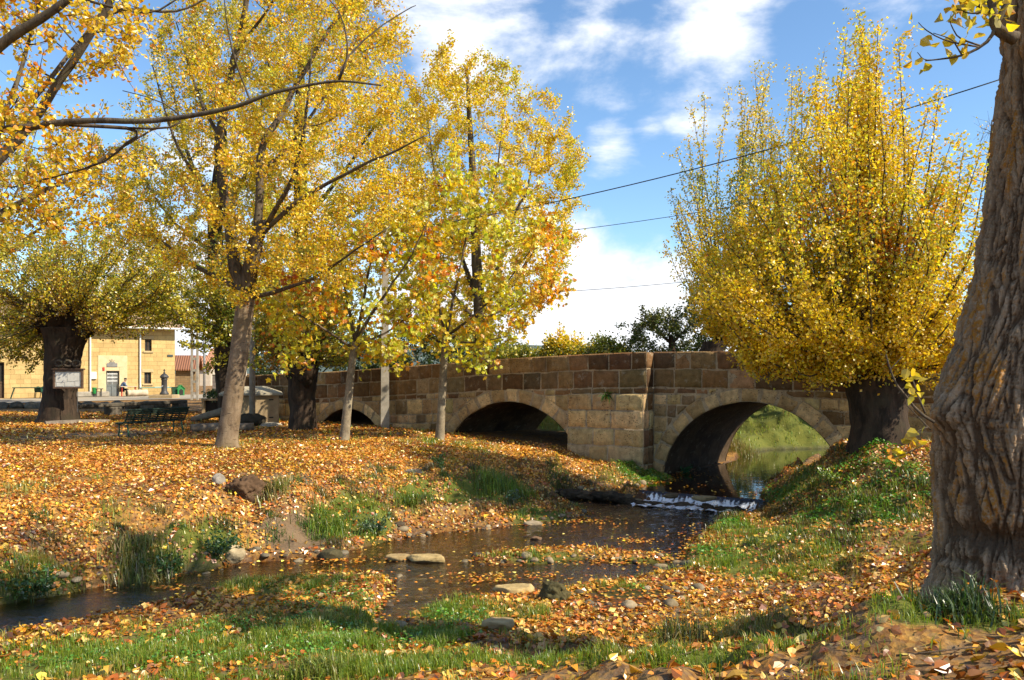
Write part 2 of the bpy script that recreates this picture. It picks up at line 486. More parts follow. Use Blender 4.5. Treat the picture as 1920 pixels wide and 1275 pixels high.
# where grass and green cover grow: patches surveyed from the photograph, laid out on the ground
GRASS = [(180, 1240, 330, 45, .8), (60, 1262, 130, 40, .9), (420, 1180, 200, 50, .55), (560, 1190, 170, 90, 1.0), (660, 1160, 70, 60, .6), (520, 1095, 140, 28, .8), (640, 1085, 90, 15, .9), (900, 1150, 140, 34, .9), (800, 1195, 70, 40, 1), (760, 1250, 180, 45, .9), (480, 1270, 260, 28, .8), (1010, 1255, 90, 30, .5), (1150, 1230, 130, 40, .5), (1400, 1210, 150, 35, .5), (1300, 1190, 120, 30, .55), (1180, 1108, 90, 20, .8), (1130, 1085, 50, 14, .8), (1000, 1042, 110, 14, .8), (1200, 1062, 60, 12, .8),
         (1350, 1045, 80, 45, .95), (1380, 990, 50, 26, .9), (1480, 1000, 160, 40, .6), (1620, 965, 120, 40, .65), (1560, 935, 110, 34, .6), (1650, 915, 90, 28, .5), (1480, 930, 50, 40, .75), (1650, 1020, 120, 30, .5), (1205, 890, 52, 18, 1), (1130, 895, 40, 10, .4), (930, 905, 80, 18, .8), (780, 930, 45, 18, .8), (860, 922, 34, 18, .7), (660, 968, 75, 28, .75), (600, 985, 30, 20, .6), (385, 1020, 60, 28, .7), (290, 1045, 70, 36, .75), (70, 1095, 90, 30, .9), (20, 915, 70, 24, .45), (200, 960, 60, 30, .35), (700, 985, 40, 22, .7), (1010, 970, 75, 14, .8), (1045, 915, 30, 14, .7), (850, 835, 110, 14, .5), (750, 815, 120, 12, .35), (1450, 1175, 180, 26, .4), (1690, 1130, 70, 40, .7), (1830, 1160, 80, 40, .6), (1600, 1200, 90, 30, .35), (560, 830, 120, 12, .25), (700, 900, 60, 14, .4), (830, 868, 30, 10, .6), (420, 838, 50, 8, .5), (350, 1225, 420, 60, .9), (900, 1240, 300, 40, .8), (1300, 1228, 220, 34, .6), (1450, 1030, 230, 60, .75), (1570, 985, 180, 45, .75), (1180, 1075, 60, 14, .8), (1395, 838, 60, 26, 1.0), (1440, 800, 150, 34, 1.0), (1040, 800, 45, 24, .9), (1540, 840, 60, 18, .6)]
PATCH = [(*hit(px, py), rx, ry, w) for px, py, rx, ry, w in GRASS]


def mask_grass(x, y):
    x, y = np.asarray(x, float), np.asarray(y, float)
    m = np.zeros(x.shape)
    for X, Y, zz, rx, ry, w in PATCH:
        ax = rx * Y / F; ay = min(2.2, max(.18, ry * Y * Y / (F * max(.6, ZC - zz)) * .8))
        r = np.hypot((x - X) / ax, (y - Y) / ay)
        m = np.maximum(m, w * (1 - sstep(.45, 1.25, r)))
    return m


def ellips(x, y, lst):
    m = np.zeros(np.shape(x))
    for px, py, rx, ry, w in lst:
        X, Y, zz = hit(px, py)
        ax = rx * Y / F; ay = max(.18, ry * Y * Y / (F * max(.6, ZC - zz)) * .8)
        m = np.maximum(m, w * (1 - sstep(.5, 1.2, np.hypot((x - X) / ax, (y - Y) / ay))))
    return m


BARE = [(1260, 1150, 130, 18, .7), (560, 1010, 90, 22, .9), (540, 895, 60, 14, .8), (190, 815, 150, 8, .9), (60, 822, 90, 7, .8), (270, 807, 80, 7, .7), (1500, 1105, 170, 16, .8), (1350, 1085, 90, 14, .5), (1150, 915, 70, 7, .5), (700, 880, 30, 8, .5), (440, 895, 40, 10, .6)]
MG = np.zeros(XX.shape); MB_ = np.zeros(XX.shape)
q = (XX > -26) & (XX < 26) & (YY > 0) & (YY < 46)
MG[q] = mask_grass(XX[q], YY[q]); MB_[q] = ellips(XX[q], YY[q], BARE)
far_green = sstep(33, 44, YY) * sstep(-14, -6, XX - (YY - 33) * .2) + sstep(18, 30, XX)
MG = np.maximum(MG, np.clip(far_green, 0, 1) * .8)
nz = fbm(np.stack([XX.ravel() * .9, YY.ravel() * .9, 0 * XX.ravel()], 1), 71, 3).reshape(XX.shape)
MG = np.clip(MG + .35 * nz * (MG > .05), 0, 1)

# ------------------------------------------------------------------ ground mesh
t = NT('leafy_ground')
ob = t.obj()
sep = t.n('ShaderNodeSeparateColor', i_Color=t.attr('mask'))
g_, b_, w_ = sep.outputs[0], sep.outputs[1], sep.outputs[2]
vor = t.n('ShaderNodeTexVoronoi', i_Vector=ob, i_Scale=20.0, i_Randomness=1.0)
vor2 = t.n('ShaderNodeTexVoronoi', i_Vector=ob, i_Scale=10.0, i_Randomness=1.0)
cellv = t.n('ShaderNodeSeparateColor', i_Color=vor.outputs['Color']).outputs[0]
cell2 = t.n('ShaderNodeSeparateColor', i_Color=vor2.outputs['Color']).outputs[1]
litter = t.ramp(cellv, [(0.0, (.03, .014, .006)), (.3, (.16, .06, .012)), (.55, (.33, .14, .022)), (.8, (.46, .26, .05)), (1, (.10, .035, .01))])
litter = t.mix(.4, litter, t.ramp(cell2, [(0, (.06, .025, .008)), (.5, (.34, .15, .022)), (1, (.48, .29, .07))]))
soil = t.mix(t.noise(ob, 2.3, 6, .65), (.085, .052, .03), (.27, .19, .115))
soil = t.mix(.5, soil, t.ramp(t.noise(ob, 45, 3, .7), [(.3, .35), (.7, 1.0)]), 'MULTIPLY')
turf = t.mix(t.noise(ob, 3.7, 5, .6), (.06, .10, .012), (.16, .17, .025))
turf = t.mix(.6, turf, t.ramp(t.noise(ob, 60, 2, .7), [(.3, .4), (.7, 1.0)]), 'MULTIPLY')
n_l = t.noise(ob, 1.7, 5, .6)
fine = t.noise(ob, 14, 3, .6)
c = t.mix(t.ramp(t.math('ADD', t.math('MULTIPLY', n_l, .6), t.math('MULTIPLY', fine, .5)), [(.42, 0.0), (.6, .85)]), soil, litter)
gm = t.ramp(t.math('ADD', g_, t.math('MULTIPLY', t.math('SUBTRACT', fine, .5), .9)), [(.32, 0.0), (.6, .9)])
c = t.mix(gm, c, turf)
bm = t.ramp(t.math('ADD', b_, t.math('MULTIPLY', t.math('SUBTRACT', fine, .5), .8)), [(.35, 0.0), (.65, .9)])
c = t.mix(bm, c, soil)
c = t.mix(w_, c, (.45, .36, .26), 'MULTIPLY')
rgh = t.math('SUBTRACT', .95, t.math('MULTIPLY', w_, .55))
h = t.math('ADD', t.math('MULTIPLY', vor.outputs['Distance'], .5), t.math('MULTIPLY', fine, 1.0))
M_GROUND = t.out(t.principled(c, rgh, t.bump(h, .55, .03), 0, .25))

gm_ = MB()
ny, nx = XX.shape
ii = np.arange(ny - 1)[:, None] * nx; jj = np.arange(nx - 1)[None, :]
gm_.add(np.stack([XX, YY, Z], -1).reshape(-1, 3), np.stack([ii + jj, ii + jj + 1, ii + nx + jj + 1, ii + nx + jj], -1).reshape(-1, 4))
og = gm_.build('ground', M_GROUND, None, smooth=True, origin=(0, 0, 0))
ma = og.data.attributes.new('mask', 'FLOAT_COLOR', 'POINT')
wet = sstep(.16, -.05, DWET)
ma.data.foreach_set('color', np.stack([MG, MB_, wet, np.ones_like(MG)], -1).astype(np.float32).ravel())
tag(og, 'rough grassy banks and leaf strewn ground of the riverside park', 'ground', kind='structure')

# ------------------------------------------------------------------ water
def water_mat(name, rip, bs):
    t = NT(name); ob = t.obj()
    st = t.mapv(ob, (1.0, 1.9, 1), (0, 0, -.5))
    n1 = t.noise(st, 3.2, 5, .6, .6); n2 = t.noise(st, 11, 4, .6, .4)
    nm = t.bump(t.math('ADD', n1, t.math('MULTIPLY', n2, .45)), bs, rip)
    fr = t.n('ShaderNodeFresnel', i_IOR=1.38); t.t.links.new(nm, fr.inputs['Normal'])
    tr = t.n('ShaderNodeBsdfTransparent', i_Color=(.74, .58, .38))
    gl = t.n('ShaderNodeBsdfGlossy', i_Color=(1, 1, 1), i_Roughness=.04); t.t.links.new(nm, gl.inputs['Normal'])
    m = t.n('ShaderNodeMixShader'); t.t.links.new(t.math('ADD', t.math('MULTIPLY', fr.outputs[0], 1.3), .02, True), m.inputs[0]); t.t.links.new(tr.outputs[0], m.inputs[1]); t.t.links.new(gl.outputs[0], m.inputs[2])
    foam = t.n('ShaderNodeBsdfDiffuse', i_Color=(.85, .87, .9))
    fa = t.n('ShaderNodeSeparateColor', i_Color=t.attr('foam')).outputs[0]
    fs = t.noise(t.mapv(ob, (2.2, 7, 7), (0, 0, .55)), 2.6, 5, .7)
    ff = t.ramp(t.math('ADD', fa, t.math('MULTIPLY', t.math('SUBTRACT', fs, .5), .8)), [(.52, 0.0), (.72, .95)])
    m2 = t.n('ShaderNodeMixShader'); t.t.links.new(ff, m2.inputs[0]); t.t.links.new(m.outputs[0], m2.inputs[1]); t.t.links.new(foam.outputs[0], m2.inputs[2])
    return t.out(m2.outputs[0])


M_WATER = water_mat('stream_water', .045, .62); M_POOL = water_mat('pool_water', .006, .12)
W0, W1 = onz(1195, 936, 0), onz(1440, 958, 0)    # ends of the weir's foot


def weir_d(x, y):                               # downstream distance from the weir and position along it
    e = (W1 - W0)[:2]; L = np.linalg.norm(e); e = e / L
    nrm = np.array([e[1], -e[0]]);  nrm = nrm if nrm[1] < 0 else -nrm
    return (x - W0[0]) * nrm[0] + (y - W0[1]) * nrm[1], ((x - W0[0]) * e[0] + (y - W0[1]) * e[1]) / L


def sheet(poly, zf, step, name, label, grow=.3, ext=None):
    lo, hi = poly.min(0) - grow, poly.max(0) + grow
    if ext is not None: lo, hi = np.maximum(lo, ext[0]), np.minimum(hi, ext[1])
    gx, gy = np.arange(lo[0], hi[0], step), np.arange(lo[1], hi[1], step)
    X, Y = np.meshgrid(gx, gy)
    D = sdist(X, Y, poly).reshape(X.shape)
    keep = D < grow
    zz, foam = zf(X, Y)
    idx = -np.ones(X.shape, int); idx[keep] = np.arange(keep.sum())
    q = np.stack([idx[:-1, :-1], idx[:-1, 1:], idx[1:, 1:], idx[1:, :-1]], -1).reshape(-1, 4)
    q = q[(q >= 0).all(1)]
    mb = MB(); mb.add(np.stack([X, Y, zz], -1)[keep], q)
    o = mb.build(name, M_POOL if name == 'pool' else M_WATER, None, smooth=True, origin=(0, 0, 0))
    a = o.data.attributes.new('foam', 'FLOAT_COLOR', 'POINT')
    f = foam[keep]
    a.data.foreach_set('color', np.stack([f, f, f, np.ones_like(f)], -1).astype(np.float32).ravel())
    return tag(o, label, 'stream', kind='structure')


RIFF = [(*onz(px, py, 0)[:2], rx * onz(px, py, 0)[1] / F, ry, w) for px, py, rx, ry, w in [(1250, 962, 130, .75, .5), (700, 1050, 90, .35, .42), (830, 1120, 50, .3, .3), (1020, 1010, 120, .6, .36), (1200, 1010, 90, .5, .33), (330, 1105, 40, .3, .3), (1130, 1040, 120, .3, .3)]]


def z_low(X, Y):
    p = np.stack([X.ravel(), Y.ravel(), 0 * X.ravel()], 1)
    d, u = weir_d(X, Y)
    R = p @ rotz(-.5).T * np.array([2.2, 5.0, 1])
    r = fbm(R, 81, 3).reshape(X.shape); r2 = fbm(p * 7.5, 85, 2).reshape(X.shape)
    amp = .006 + .016 * np.exp(-np.maximum(d, 0) / 1.3)
    f = np.zeros(X.shape)
    for cx, cy, rx, ry, w in RIFF:
        e = np.exp(-(((X - cx) / rx) ** 2 + ((Y - cy) / ry) ** 2)); amp = amp + .012 * e; f = np.maximum(f, w * e)
    f = np.maximum(f, (.66 + .4 * vnoise(np.stack([u.ravel() * 17, d.ravel() * 1.5, 0 * u.ravel()], 1), 97).reshape(X.shape)) * np.exp(-np.maximum(d, 0) / .36) * sstep(-.12, .04, u) * sstep(.92, .7, u) * (d > -.4))
    return amp * (r + .6 * r2), f


def z_up(X, Y):
    p = np.stack([X.ravel(), Y.ravel(), 0 * X.ravel()], 1)
    d, u = weir_d(X, Y)
    lip = sstep(-.09, .03, d)
    zz = ZUP - lip * (ZUP - .01) + .0012 * fbm(p * 4, 91, 3).reshape(X.shape)
    f = (.53 + .24 * vnoise(np.stack([u.ravel() * 120, d.ravel() * .8, 0 * u.ravel()], 1), 96).reshape(X.shape)) * sstep(-.10, -.03, d) * sstep(1.0, .9, u) + .2 * sstep(-.7, -.1, d)
    zz = zz + lip * .03 * vnoise(np.stack([u.ravel() * 40, d.ravel() * 3, 0 * u.ravel()], 1), 95).reshape(X.shape)
    b = np.exp(-(((X - 11.5) / 2.5) ** 2 + ((Y - 31.8) / .7) ** 2))
    return zz, np.maximum(f, .36 * b)


sheet(LOW, z_low, .06, 'stream', 'shallow brown stream rippling between the leafy banks below the weir')
sheet(UP, z_up, .06, 'pool', 'dark shaded pool above the weir running under the right arch', grow=.12)
mbp = MB()
_c = PUD.mean(0)
mbp.add(np.concatenate([np.c_[PUD, np.full(len(PUD), .028)], [[*_c, .028]]]), tris=[(i, (i + 1) % len(PUD), len(PUD)) for i in range(len(PUD))])
op = mbp.build('puddle', M_WATER, None, origin=(0, 0, 0)); tag(op, 'shallow puddle among fallen leaves on the near bank', 'puddle', kind='structure')
# ------------------------------------------------------------------ the stone bridge
t = NT('bridge_stone'); ob = t.obj(); base = t.attr()
big = t.noise(ob, .9, 5, .6); med = t.noise(ob, 6, 6, .65); fin = t.noise(ob, 38, 4, .7)
c = t.mix(.75, base, t.ramp(med, [(.3, .45), (.7, 1.2)]), 'MULTIPLY')
c = t.mix(.5, c, t.ramp(fin, [(.3, .5), (.65, 1.15)]), 'MULTIPLY')
c = t.mix(t.ramp(big, [(.52, 0.0), (.74, .65)]), c, t.mix(1, c, (.50, .42, .33), 'MULTIPLY'))
c = t.mix(t.math('MULTIPLY', t.ramp(t.noise(ob, 4.5, 8, .72), [(.57, 0.0), (.64, .55)]), t.ramp(fin, [(.4, 0.3), (.6, 1.0)])), c, (.36, .33, .25))
c = t.mix(t.ramp(t.noise(t.mapv(ob, (1.6, 1.6, .22)), 2.6, 5, .65), [(.55, 0.0), (.72, .36)]), c, (.07, .058, .04))
pv = t.n('ShaderNodeTexVoronoi', i_Vector=t.mapv(ob, (1, 1, 1.6)), i_Scale=13, i_Randomness=1)
pit = t.math('MULTIPLY', t.ramp(pv.outputs['Distance'], [(.16, 1.0), (.30, 0.0)]), t.ramp(t.noise(ob, 2.4, 3, .6), [(.47, 0.0), (.56, 1.0)]))
sepc = t.n('ShaderNodeSeparateColor', i_Color=base).outputs[0]
pit = t.math('MULTIPLY', pit, t.ramp(sepc, [(.26, 0.0), (.32, 1.0)]))
c = t.mix(t.math('MULTIPLY', pit, .85), c, (.05, .03, .018))
hh = t.math('SUBTRACT', t.math('ADD', t.math('MULTIPLY', med, .8), t.math('MULTIPLY', fin, .5)), t.math('MULTIPLY', pit, .9))
M_STONE = t.out(t.principled(c, .9, t.bump(hh, .7, .03), 0, .2))
M_MORTAR = simple('mortar', (.40, .33, .25), (.27, .21, .15), 5, .95, .5, .01)

ZT = np.array([(-30, 2.3), (-24, 2.75), (-18.2, 3.06), (-13.9, 3.19), (-11.2, 3.31), (-8, 3.47), (-5, 3.62), (-2.5, 3.71), (0, 3.77), (3, 3.75), (5.5, 3.71), (9, 3.55), (14, 3.2)])
ztop = lambda s: np.interp(s, ZT[:, 0], ZT[:, 1])
ARCH = [(2.82, -.16, 2.56, .40), (-5.15 + .25, -.86, 3.10, .42), (-12.85 + .25, -.39, 2.19, .36)]   # centre s, centre z, radius, ring


def arch_z(s, extra):
    z = np.full(np.shape(s), -9.0)
    for a, b, r, th in ARCH:
        q = (r + (th if extra else 0)) ** 2 - (s - a) ** 2
        z = np.maximum(z, np.where(q > 0, b + np.sqrt(np.maximum(q, 0)), -9))
    return z


def stone_grid(mb, mapf, U, Zl, Zh, col, proud, b=.022, seed=0):
    """one squared block: a little heightfield with worn edges"""
    n = len(U)
    rows = np.array([0, 1, 2, 3, 4, 5]) / 5.0
    hgt = np.maximum(Zh - Zl, 1e-3)
    bb = np.minimum(b / hgt, .4)
    V = np.stack([0 * hgt, bb, .33 + 0 * hgt, .66 + 0 * hgt, 1 - bb, 1 + 0 * hgt], 1)
    Zg = Zl[:, None] + V * hgt[:, None]
    Ug = np.repeat(U[:, None], 6, 1)
    dep = np.full(Zg.shape, proud); dep[:, 0] = dep[:, -1] = -.03; dep[0] = dep[-1] = -.03
    nz_ = fbm(np.stack([Ug.ravel() * 3 + seed * 7.7, Zg.ravel() * 3, 0 * Zg.ravel() + seed], 1), 17, 3).reshape(Zg.shape)
    dep = dep + .026 * nz_
    wj = .024 * fbm(np.stack([Ug.ravel() * 5, Zg.ravel() * 5 + seed, 0 * Zg.ravel()], 1), 19, 2).reshape(Zg.shape)
    P = mapf(Ug + wj, Zg + wj, dep)
    i = np.arange(n - 1)[:, None] * 6; j = np.arange(5)[None, :]
    Q = np.stack([i + j, i + 6 + j, i + 7 + j, i + 1 + j], -1).reshape(-1, 4)
    mb.add(P.reshape(-1, 3), Q, col=col)


def wv(U, f):                                   # courses are never dead straight
    return .014 * vnoise(np.stack([U * 1.1, f(U) * 3.1, 0 * U], 1), 27)


def course(mb, mapf, u0, u1, top, bot, lens, pal, jt=.021, clip=None, proud=(-.002, .018), flip=False):
    u = u0
    while u < u1 - .08:
        L = rng.uniform(*lens)
        if u1 - (u + L) < lens[0] * .6: L = u1 - u
        a, b_ = u + jt / 2, min(u + L, u1) - jt / 2
        col = np.array(pal[rng.integers(len(pal))]) * np.exp(rng.normal(0, .2)) * np.exp(rng.normal(0, .04, 3))
        U = np.unique(np.concatenate([[a, a + .022, b_ - .022, b_], np.linspace(a, b_, 14 if clip is not None else 6)]))
        Zh = top(U) - jt / 2 + wv(U, top); Zl = bot(U) + jt / 2 + wv(U, bot)
        if clip is not None: Zl = np.maximum(Zl, clip(U) + jt / 2)
        ok = Zh - Zl > .05
        k = 0
        while k < len(U):
            if ok[k]:
                e = k
                while e + 1 < len(U) and ok[e + 1]: e += 1
                if e - k >= 2: stone_grid(mb, mapf, U[k:e + 1], Zl[k:e + 1], Zh[k:e + 1], col, rng.uniform(*proud), seed=rng.integers(999))
                k = e
            k += 1
        u += L


BROWN = [(.24, .13, .055), (.29, .175, .075), (.18, .098, .045), (.25, .125, .05), (.34, .22, .10), (.22, .145, .072), (.135, .08, .04)]
TAN = [(.66, .44, .20), (.58, .38, .17), (.72, .50, .25), (.63, .43, .21), (.52, .34, .15)]
MIXED = TAN + [(.25, .145, .06), (.32, .2, .10)]

bridge = thing('stone_bridge', 'old three arched stone bridge humped over the stream with squared block parapet', 'bridge', (*BC, 0.2))
pie = MB(); MORT = (.46, .35, .22)


def do_face(u0, u1, off, sgn, extra=None):
    par, spa = MB(), MB()
    mp = lambda u, z, d: bp(u, off + sgn * d, z)
    clip = lambda u: arch_z(u, True)
    o = lambda k: (lambda u: ztop(u) - k)
    course(par, mp, u0, u1, o(0), o(.49), (.45, 1.05), BROWN)
    course(par, mp, u0, u1, o(.49), o(1.02), (.55, 1.0), BROWN)
    course(spa, mp, u0, u1, o(1.02), o(1.2), (.35, .75), BROWN[:5] + TAN[3:], clip=clip)
    k = 1.2
    while k < 4.2:
        h_ = rng.uniform(.3, .56)
        course(spa, mp, u0, u1, o(k), o(k + h_), (.4, .95) if h_ > .38 else (.3, .6), MIXED, clip=clip)
        k += h_
    U = np.arange(u0, u1 + .001, .1); U[-1] = u1
    lo_ = np.maximum(arch_z(U, False), -.4)
    i = np.arange(len(U) - 1) * 2
    for mb, a, b_ in ((spa, lo_, ztop(U) - 1.02), (par, ztop(U) - 1.02, ztop(U) - .015)):
        mb.add(np.stack([mp(U, a, np.full(len(U), -.012)), mp(U, b_, np.full(len(U), -.012))], 1).reshape(-1, 3), np.stack([i, i + 2, i + 3, i + 1], 1), col=MORT)
    if extra: extra(par, spa)
    par.build('parapet', M_STONE, bridge, smooth=True); spa.build('spandrel_wall', M_STONE, bridge, smooth=True)



OL, WB = .40, 4.6
# the return of the wall at the corner and the pier standing proud of the left wall
mside = lambda u, z, d: bp(d, u, z)
c0 = lambda k: (lambda u: np.full(np.shape(u), ztop(0) - k))


def corner(par, spa):
    for a, b_ in ((0, .49), (.49, 1.02)): course(par, mside, .0, OL, c0(a), c0(b_), (.4, .4), BROWN)
    course(spa, mside, 0, OL, c0(1.02), c0(1.2), (.4, .4), BROWN)
    par.add(np.array([bp(-.012, 0, ztop(0) - 1.02), bp(-.012, OL, ztop(0) - 1.02), bp(-.012, OL, ztop(0) - .02), bp(-.012, 0, ztop(0) - .02)]), [(0, 1, 2, 3)], col=MORT)


do_face(-20.5, 0, OL, 1, corner); do_face(0, 13, 0, 1); do_face(-20.5, 13, -WB, -1)
PO = OL + .20
mp = lambda u, z, d: bp(u, PO + d, z)
k = 1.2
for h_ in (.48, .53, .50, .5, .5, .5, .5):
    f = lambda q: (lambda u: ztop(u) * .5 + ztop(0) * .5 - q)
    course(pie, mp, -2.55, 0, f(k), f(k + h_), (.5, 1.0), TAN, proud=(.0, .02))
    course(pie, mside, 0, PO, c0(k), c0(k + h_), (.2, .36), TAN + BROWN[:2])
    course(pie, lambda u, z, d: bp(-2.55 - d, OL + (PO - u), z), OL, PO, c0(k), c0(k + h_), (.3, .3), TAN)
    k += h_
U = np.linspace(-2.55, 0, 12)
zz = ztop(U) * .5 + ztop(0) * .5 - 1.2
V = np.concatenate([bp(U, PO - .012, -.4), bp(U, PO - .012, zz - .01), bp(U, OL - .02, zz - .005)])
i = np.arange(11)
pie.add(V, np.concatenate([np.stack([i, i + 1, i + 13, i + 12], 1), np.stack([i + 12, i + 13, i + 25, i + 24], 1)]), col=MORT)
pie.add(np.array([bp(-.012, 0, -.4), bp(-.012, PO, -.4), bp(-.012, PO, ztop(0) - 1.2), bp(-.012, 0, ztop(0) - 1.2)]), [(0, 1, 2, 3)], col=MORT)
# parapet tops, inner faces, roadway
deck = MB()
for u0, u1, off in ((-20.5, 0, OL), (0, 13, 0), (-20.5, 13, -WB + .38)):
    u, top = u0, MB()
    while u < u1 - .05:
        L = min(rng.uniform(.5, 1.1), u1 - u)
        col = np.array(BROWN[rng.integers(len(BROWN))]) * 1.5
        a, b_ = u + .012, u + L - .012
        o0, o1 = off + .012, off - .38
        P = [bp(a, o0, ztop(a) - .03), bp(b_, o0, ztop(b_) - .03), bp(a, o0 - .03, ztop(a) + .004), bp(b_, o0 - .03, ztop(b_) + .004), bp(a, o1 + .03, ztop(a) + .004), bp(b_, o1 + .03, ztop(b_) + .004), bp(a, o1, ztop(a) - .03), bp(b_, o1, ztop(b_) - .03), bp(a, o1, ztop(a) - 1.1), bp(b_, o1, ztop(b_) - 1.1)]
        top.add(np.array(P), [(0, 1, 3, 2), (2, 3, 5, 4), (4, 5, 7, 6), (6, 7, 9, 8)], col=col)
        u += L
    top.build('coping', M_STONE, bridge)
U = np.arange(-20.5, 13.01, .5)
V = np.stack([bp(U, -.3, ztop(U) - 1.05), bp(U, -WB + .3, ztop(U) - 1.05)], 1).reshape(-1, 3)
i = np.arange(len(U) - 1) * 2
deck.add(V, np.stack([i, i + 1, i + 3, i + 2], 1))
pie.build('pier', M_STONE, bridge, smooth=True)
deck.build('roadway', simple('road_gravel', (.2, .17, .13), (.12, .1, .08), 9, .95), bridge)
# arch rings and vaults
for (a, b_, r, th), off in zip(ARCH, (0, OL, OL)):
    for sg, of in ((1, off), (-1, -WB)):
        ring = MB()
        t0 = math.asin(min(.999, max(-.999, (-.35 - b_) / r))); nst = max(9, int(round((math.pi - 2 * t0) * r / .52)) | 1)
        th_e = np.linspace(t0, math.pi - t0, nst + 1) + np.r_[0, rng.normal(0, .018, nst - 1), 0]
        for k in range(nst):
            T = np.linspace(th_e[k] + .017 / r, th_e[k + 1] - .017 / r, 7)
            thk = th + rng.normal(0, .025)
            colr = np.array(TAN[rng.integers(len(TAN))]) * np.exp(rng.normal(-.05, .2))
            mpf = lambda u, z, d: bp(a + np.cos(u) * z, of + sg * d, b_ + np.sin(u) * z)
            stone_grid(ring, mpf, T[::-1], np.full(7, r + .001), np.full(7, r + thk - .02), colr, .02 + rng.uniform(-.012, .028), seed=k)
        # the slivers of the ring that would stick out past the corner are dropped
        V = np.concatenate(ring.v); sc = (V[:, 0] - BC[0]) * BD[0] + (V[:, 1] - BC[1]) * BD[1]
        if a > 0 and sg > 0:
            bad = sc < .01
            V[bad, 0] += BD[0] * (.01 - sc[bad]); V[bad, 1] += BD[1] * (.01 - sc[bad]); ring.v = [V]
        ring.build('arch_ring', M_STONE, bridge, smooth=True)
    va = MB()
    T = np.linspace(t0, math.pi - t0, 33); O = np.linspace(off + .02, -WB - .02, 25)
    Tg, Og = np.meshgrid(T, O)
    nzv = .03 * fbm(np.stack([Tg.ravel() * r * 2.2, Og.ravel() * 2.2, 0 * Tg.ravel()], 1), 23, 3).reshape(Tg.shape)
    rr = r + .004 + np.abs(nzv) * (np.abs(Og - off) > .05)
    P = bp(a + np.cos(Tg) * rr, Og, b_ + np.sin(Tg) * rr)
    i = np.arange(24)[:, None] * 33; j = np.arange(32)[None, :]
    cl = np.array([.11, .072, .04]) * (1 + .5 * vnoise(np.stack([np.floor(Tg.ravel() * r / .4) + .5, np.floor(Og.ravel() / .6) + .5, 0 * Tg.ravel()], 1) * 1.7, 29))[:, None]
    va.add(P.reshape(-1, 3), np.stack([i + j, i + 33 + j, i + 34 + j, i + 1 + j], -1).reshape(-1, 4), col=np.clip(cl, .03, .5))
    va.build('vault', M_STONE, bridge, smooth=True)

# a fern rooted in a joint of the pier
fern = MB()
P0 = bp(-1.15, PO + .03, 2.52)
for k in range(46):
    an = rng.uniform(0, math.pi * 2); L = rng.uniform(.12, .3)
    d = np.array([BN[0] * .6 + .7 * math.cos(an), BN[1] * .6 + .3 * math.sin(an), rng.uniform(-.5, .7)]); d /= np.linalg.norm(d)
    w_ = np.cross(d, rng.normal(0, 1, 3)); w_ = w_ / np.linalg.norm(w_) * .014
    p = P0 + rng.normal(0, .05, 3) * np.array([1, .2, .4])
    m_ = p + d * L * .5; e = p + d * L - np.array([0, 0, .08])
    fern.add([p - w_ * .5, p + w_ * .5, m_ + w_, m_ - w_, e], [(0, 1, 2, 3)], [(3, 2, 4)], col=(.06 * rng.uniform(.6, 1.6), .13 * rng.uniform(.6, 1.4), .02))
tag(fern.build('fern', leaf_mat('fern_leaf', .3, .03), None), 'small dark green fern rooted in the wall of the bridge pier', 'fern')

# ------------------------------------------------------------------ stones and the weir
t = NT('rock'); ob = t.obj()
c = t.mix(t.ramp(t.noise(ob, 5, 6, .65), [(.35, 0.0), (.7, 1.0)]), t.attr(), t.mix(1, t.attr(), (.45, .42, .36), 'MULTIPLY'))
c = t.mix(.5, c, t.ramp(t.noise(ob, 40, 4, .7), [(.3, .5), (.7, 1.2)]), 'MULTIPLY')
M_ROCK = t.out(t.principled(c, .88, t.bump(t.noise(ob, 16, 8, .65), .7, .02), 0, .25))


def rock_mb(mb, c, rad, seed, col, rot=0.0, flat=.0, sub=4, rough_=.16):
    bm = bmesh.new(); bmesh.ops.create_icosphere(bm, subdivisions=sub, radius=1)
    V = np.array([v.co[:] for v in bm.verts]); T = np.array([[v.index for v in f.verts] for f in bm.faces]); bm.free()
    g = np.random.default_rng(seed)
    for _ in range(9):                           # worn flat facets
        nrm = g.normal(0, 1, 3); nrm /= np.linalg.norm(nrm); h_ = g.uniform(.62, .9)
        e = V @ nrm - h_; V = V - np.outer(np.maximum(e, 0) * .9, nrm)
    if flat: V[:, 2] = np.minimum(V[:, 2], flat + .05 * vnoise(V * 2 + seed, 3))
    V = V * (1 + rough_ * fbm(V * 2.2 + seed, seed, 5, .62))[:, None]
    V = (V * np.array(rad)) @ rotz(rot).T + np.array(c)
    mb.add(V, None, T, col=col)
    return mb


def rock(px, py, rad, label, seed, col, rot=0.0, flat=0.0, sink=.3, name='stone', cat='stone', z=None, rough_=.16):
    p = hit(px, py) if z is None else onz(px, py, z)
    return tag(rock_mb(MB(), p + np.array([0, 0, rad[2] * (1 - 2 * sink)]), rad, seed, col, rot, flat, 5 if rough_ > .3 else 4, rough_).build(name, M_ROCK, None, smooth=True), label, cat)


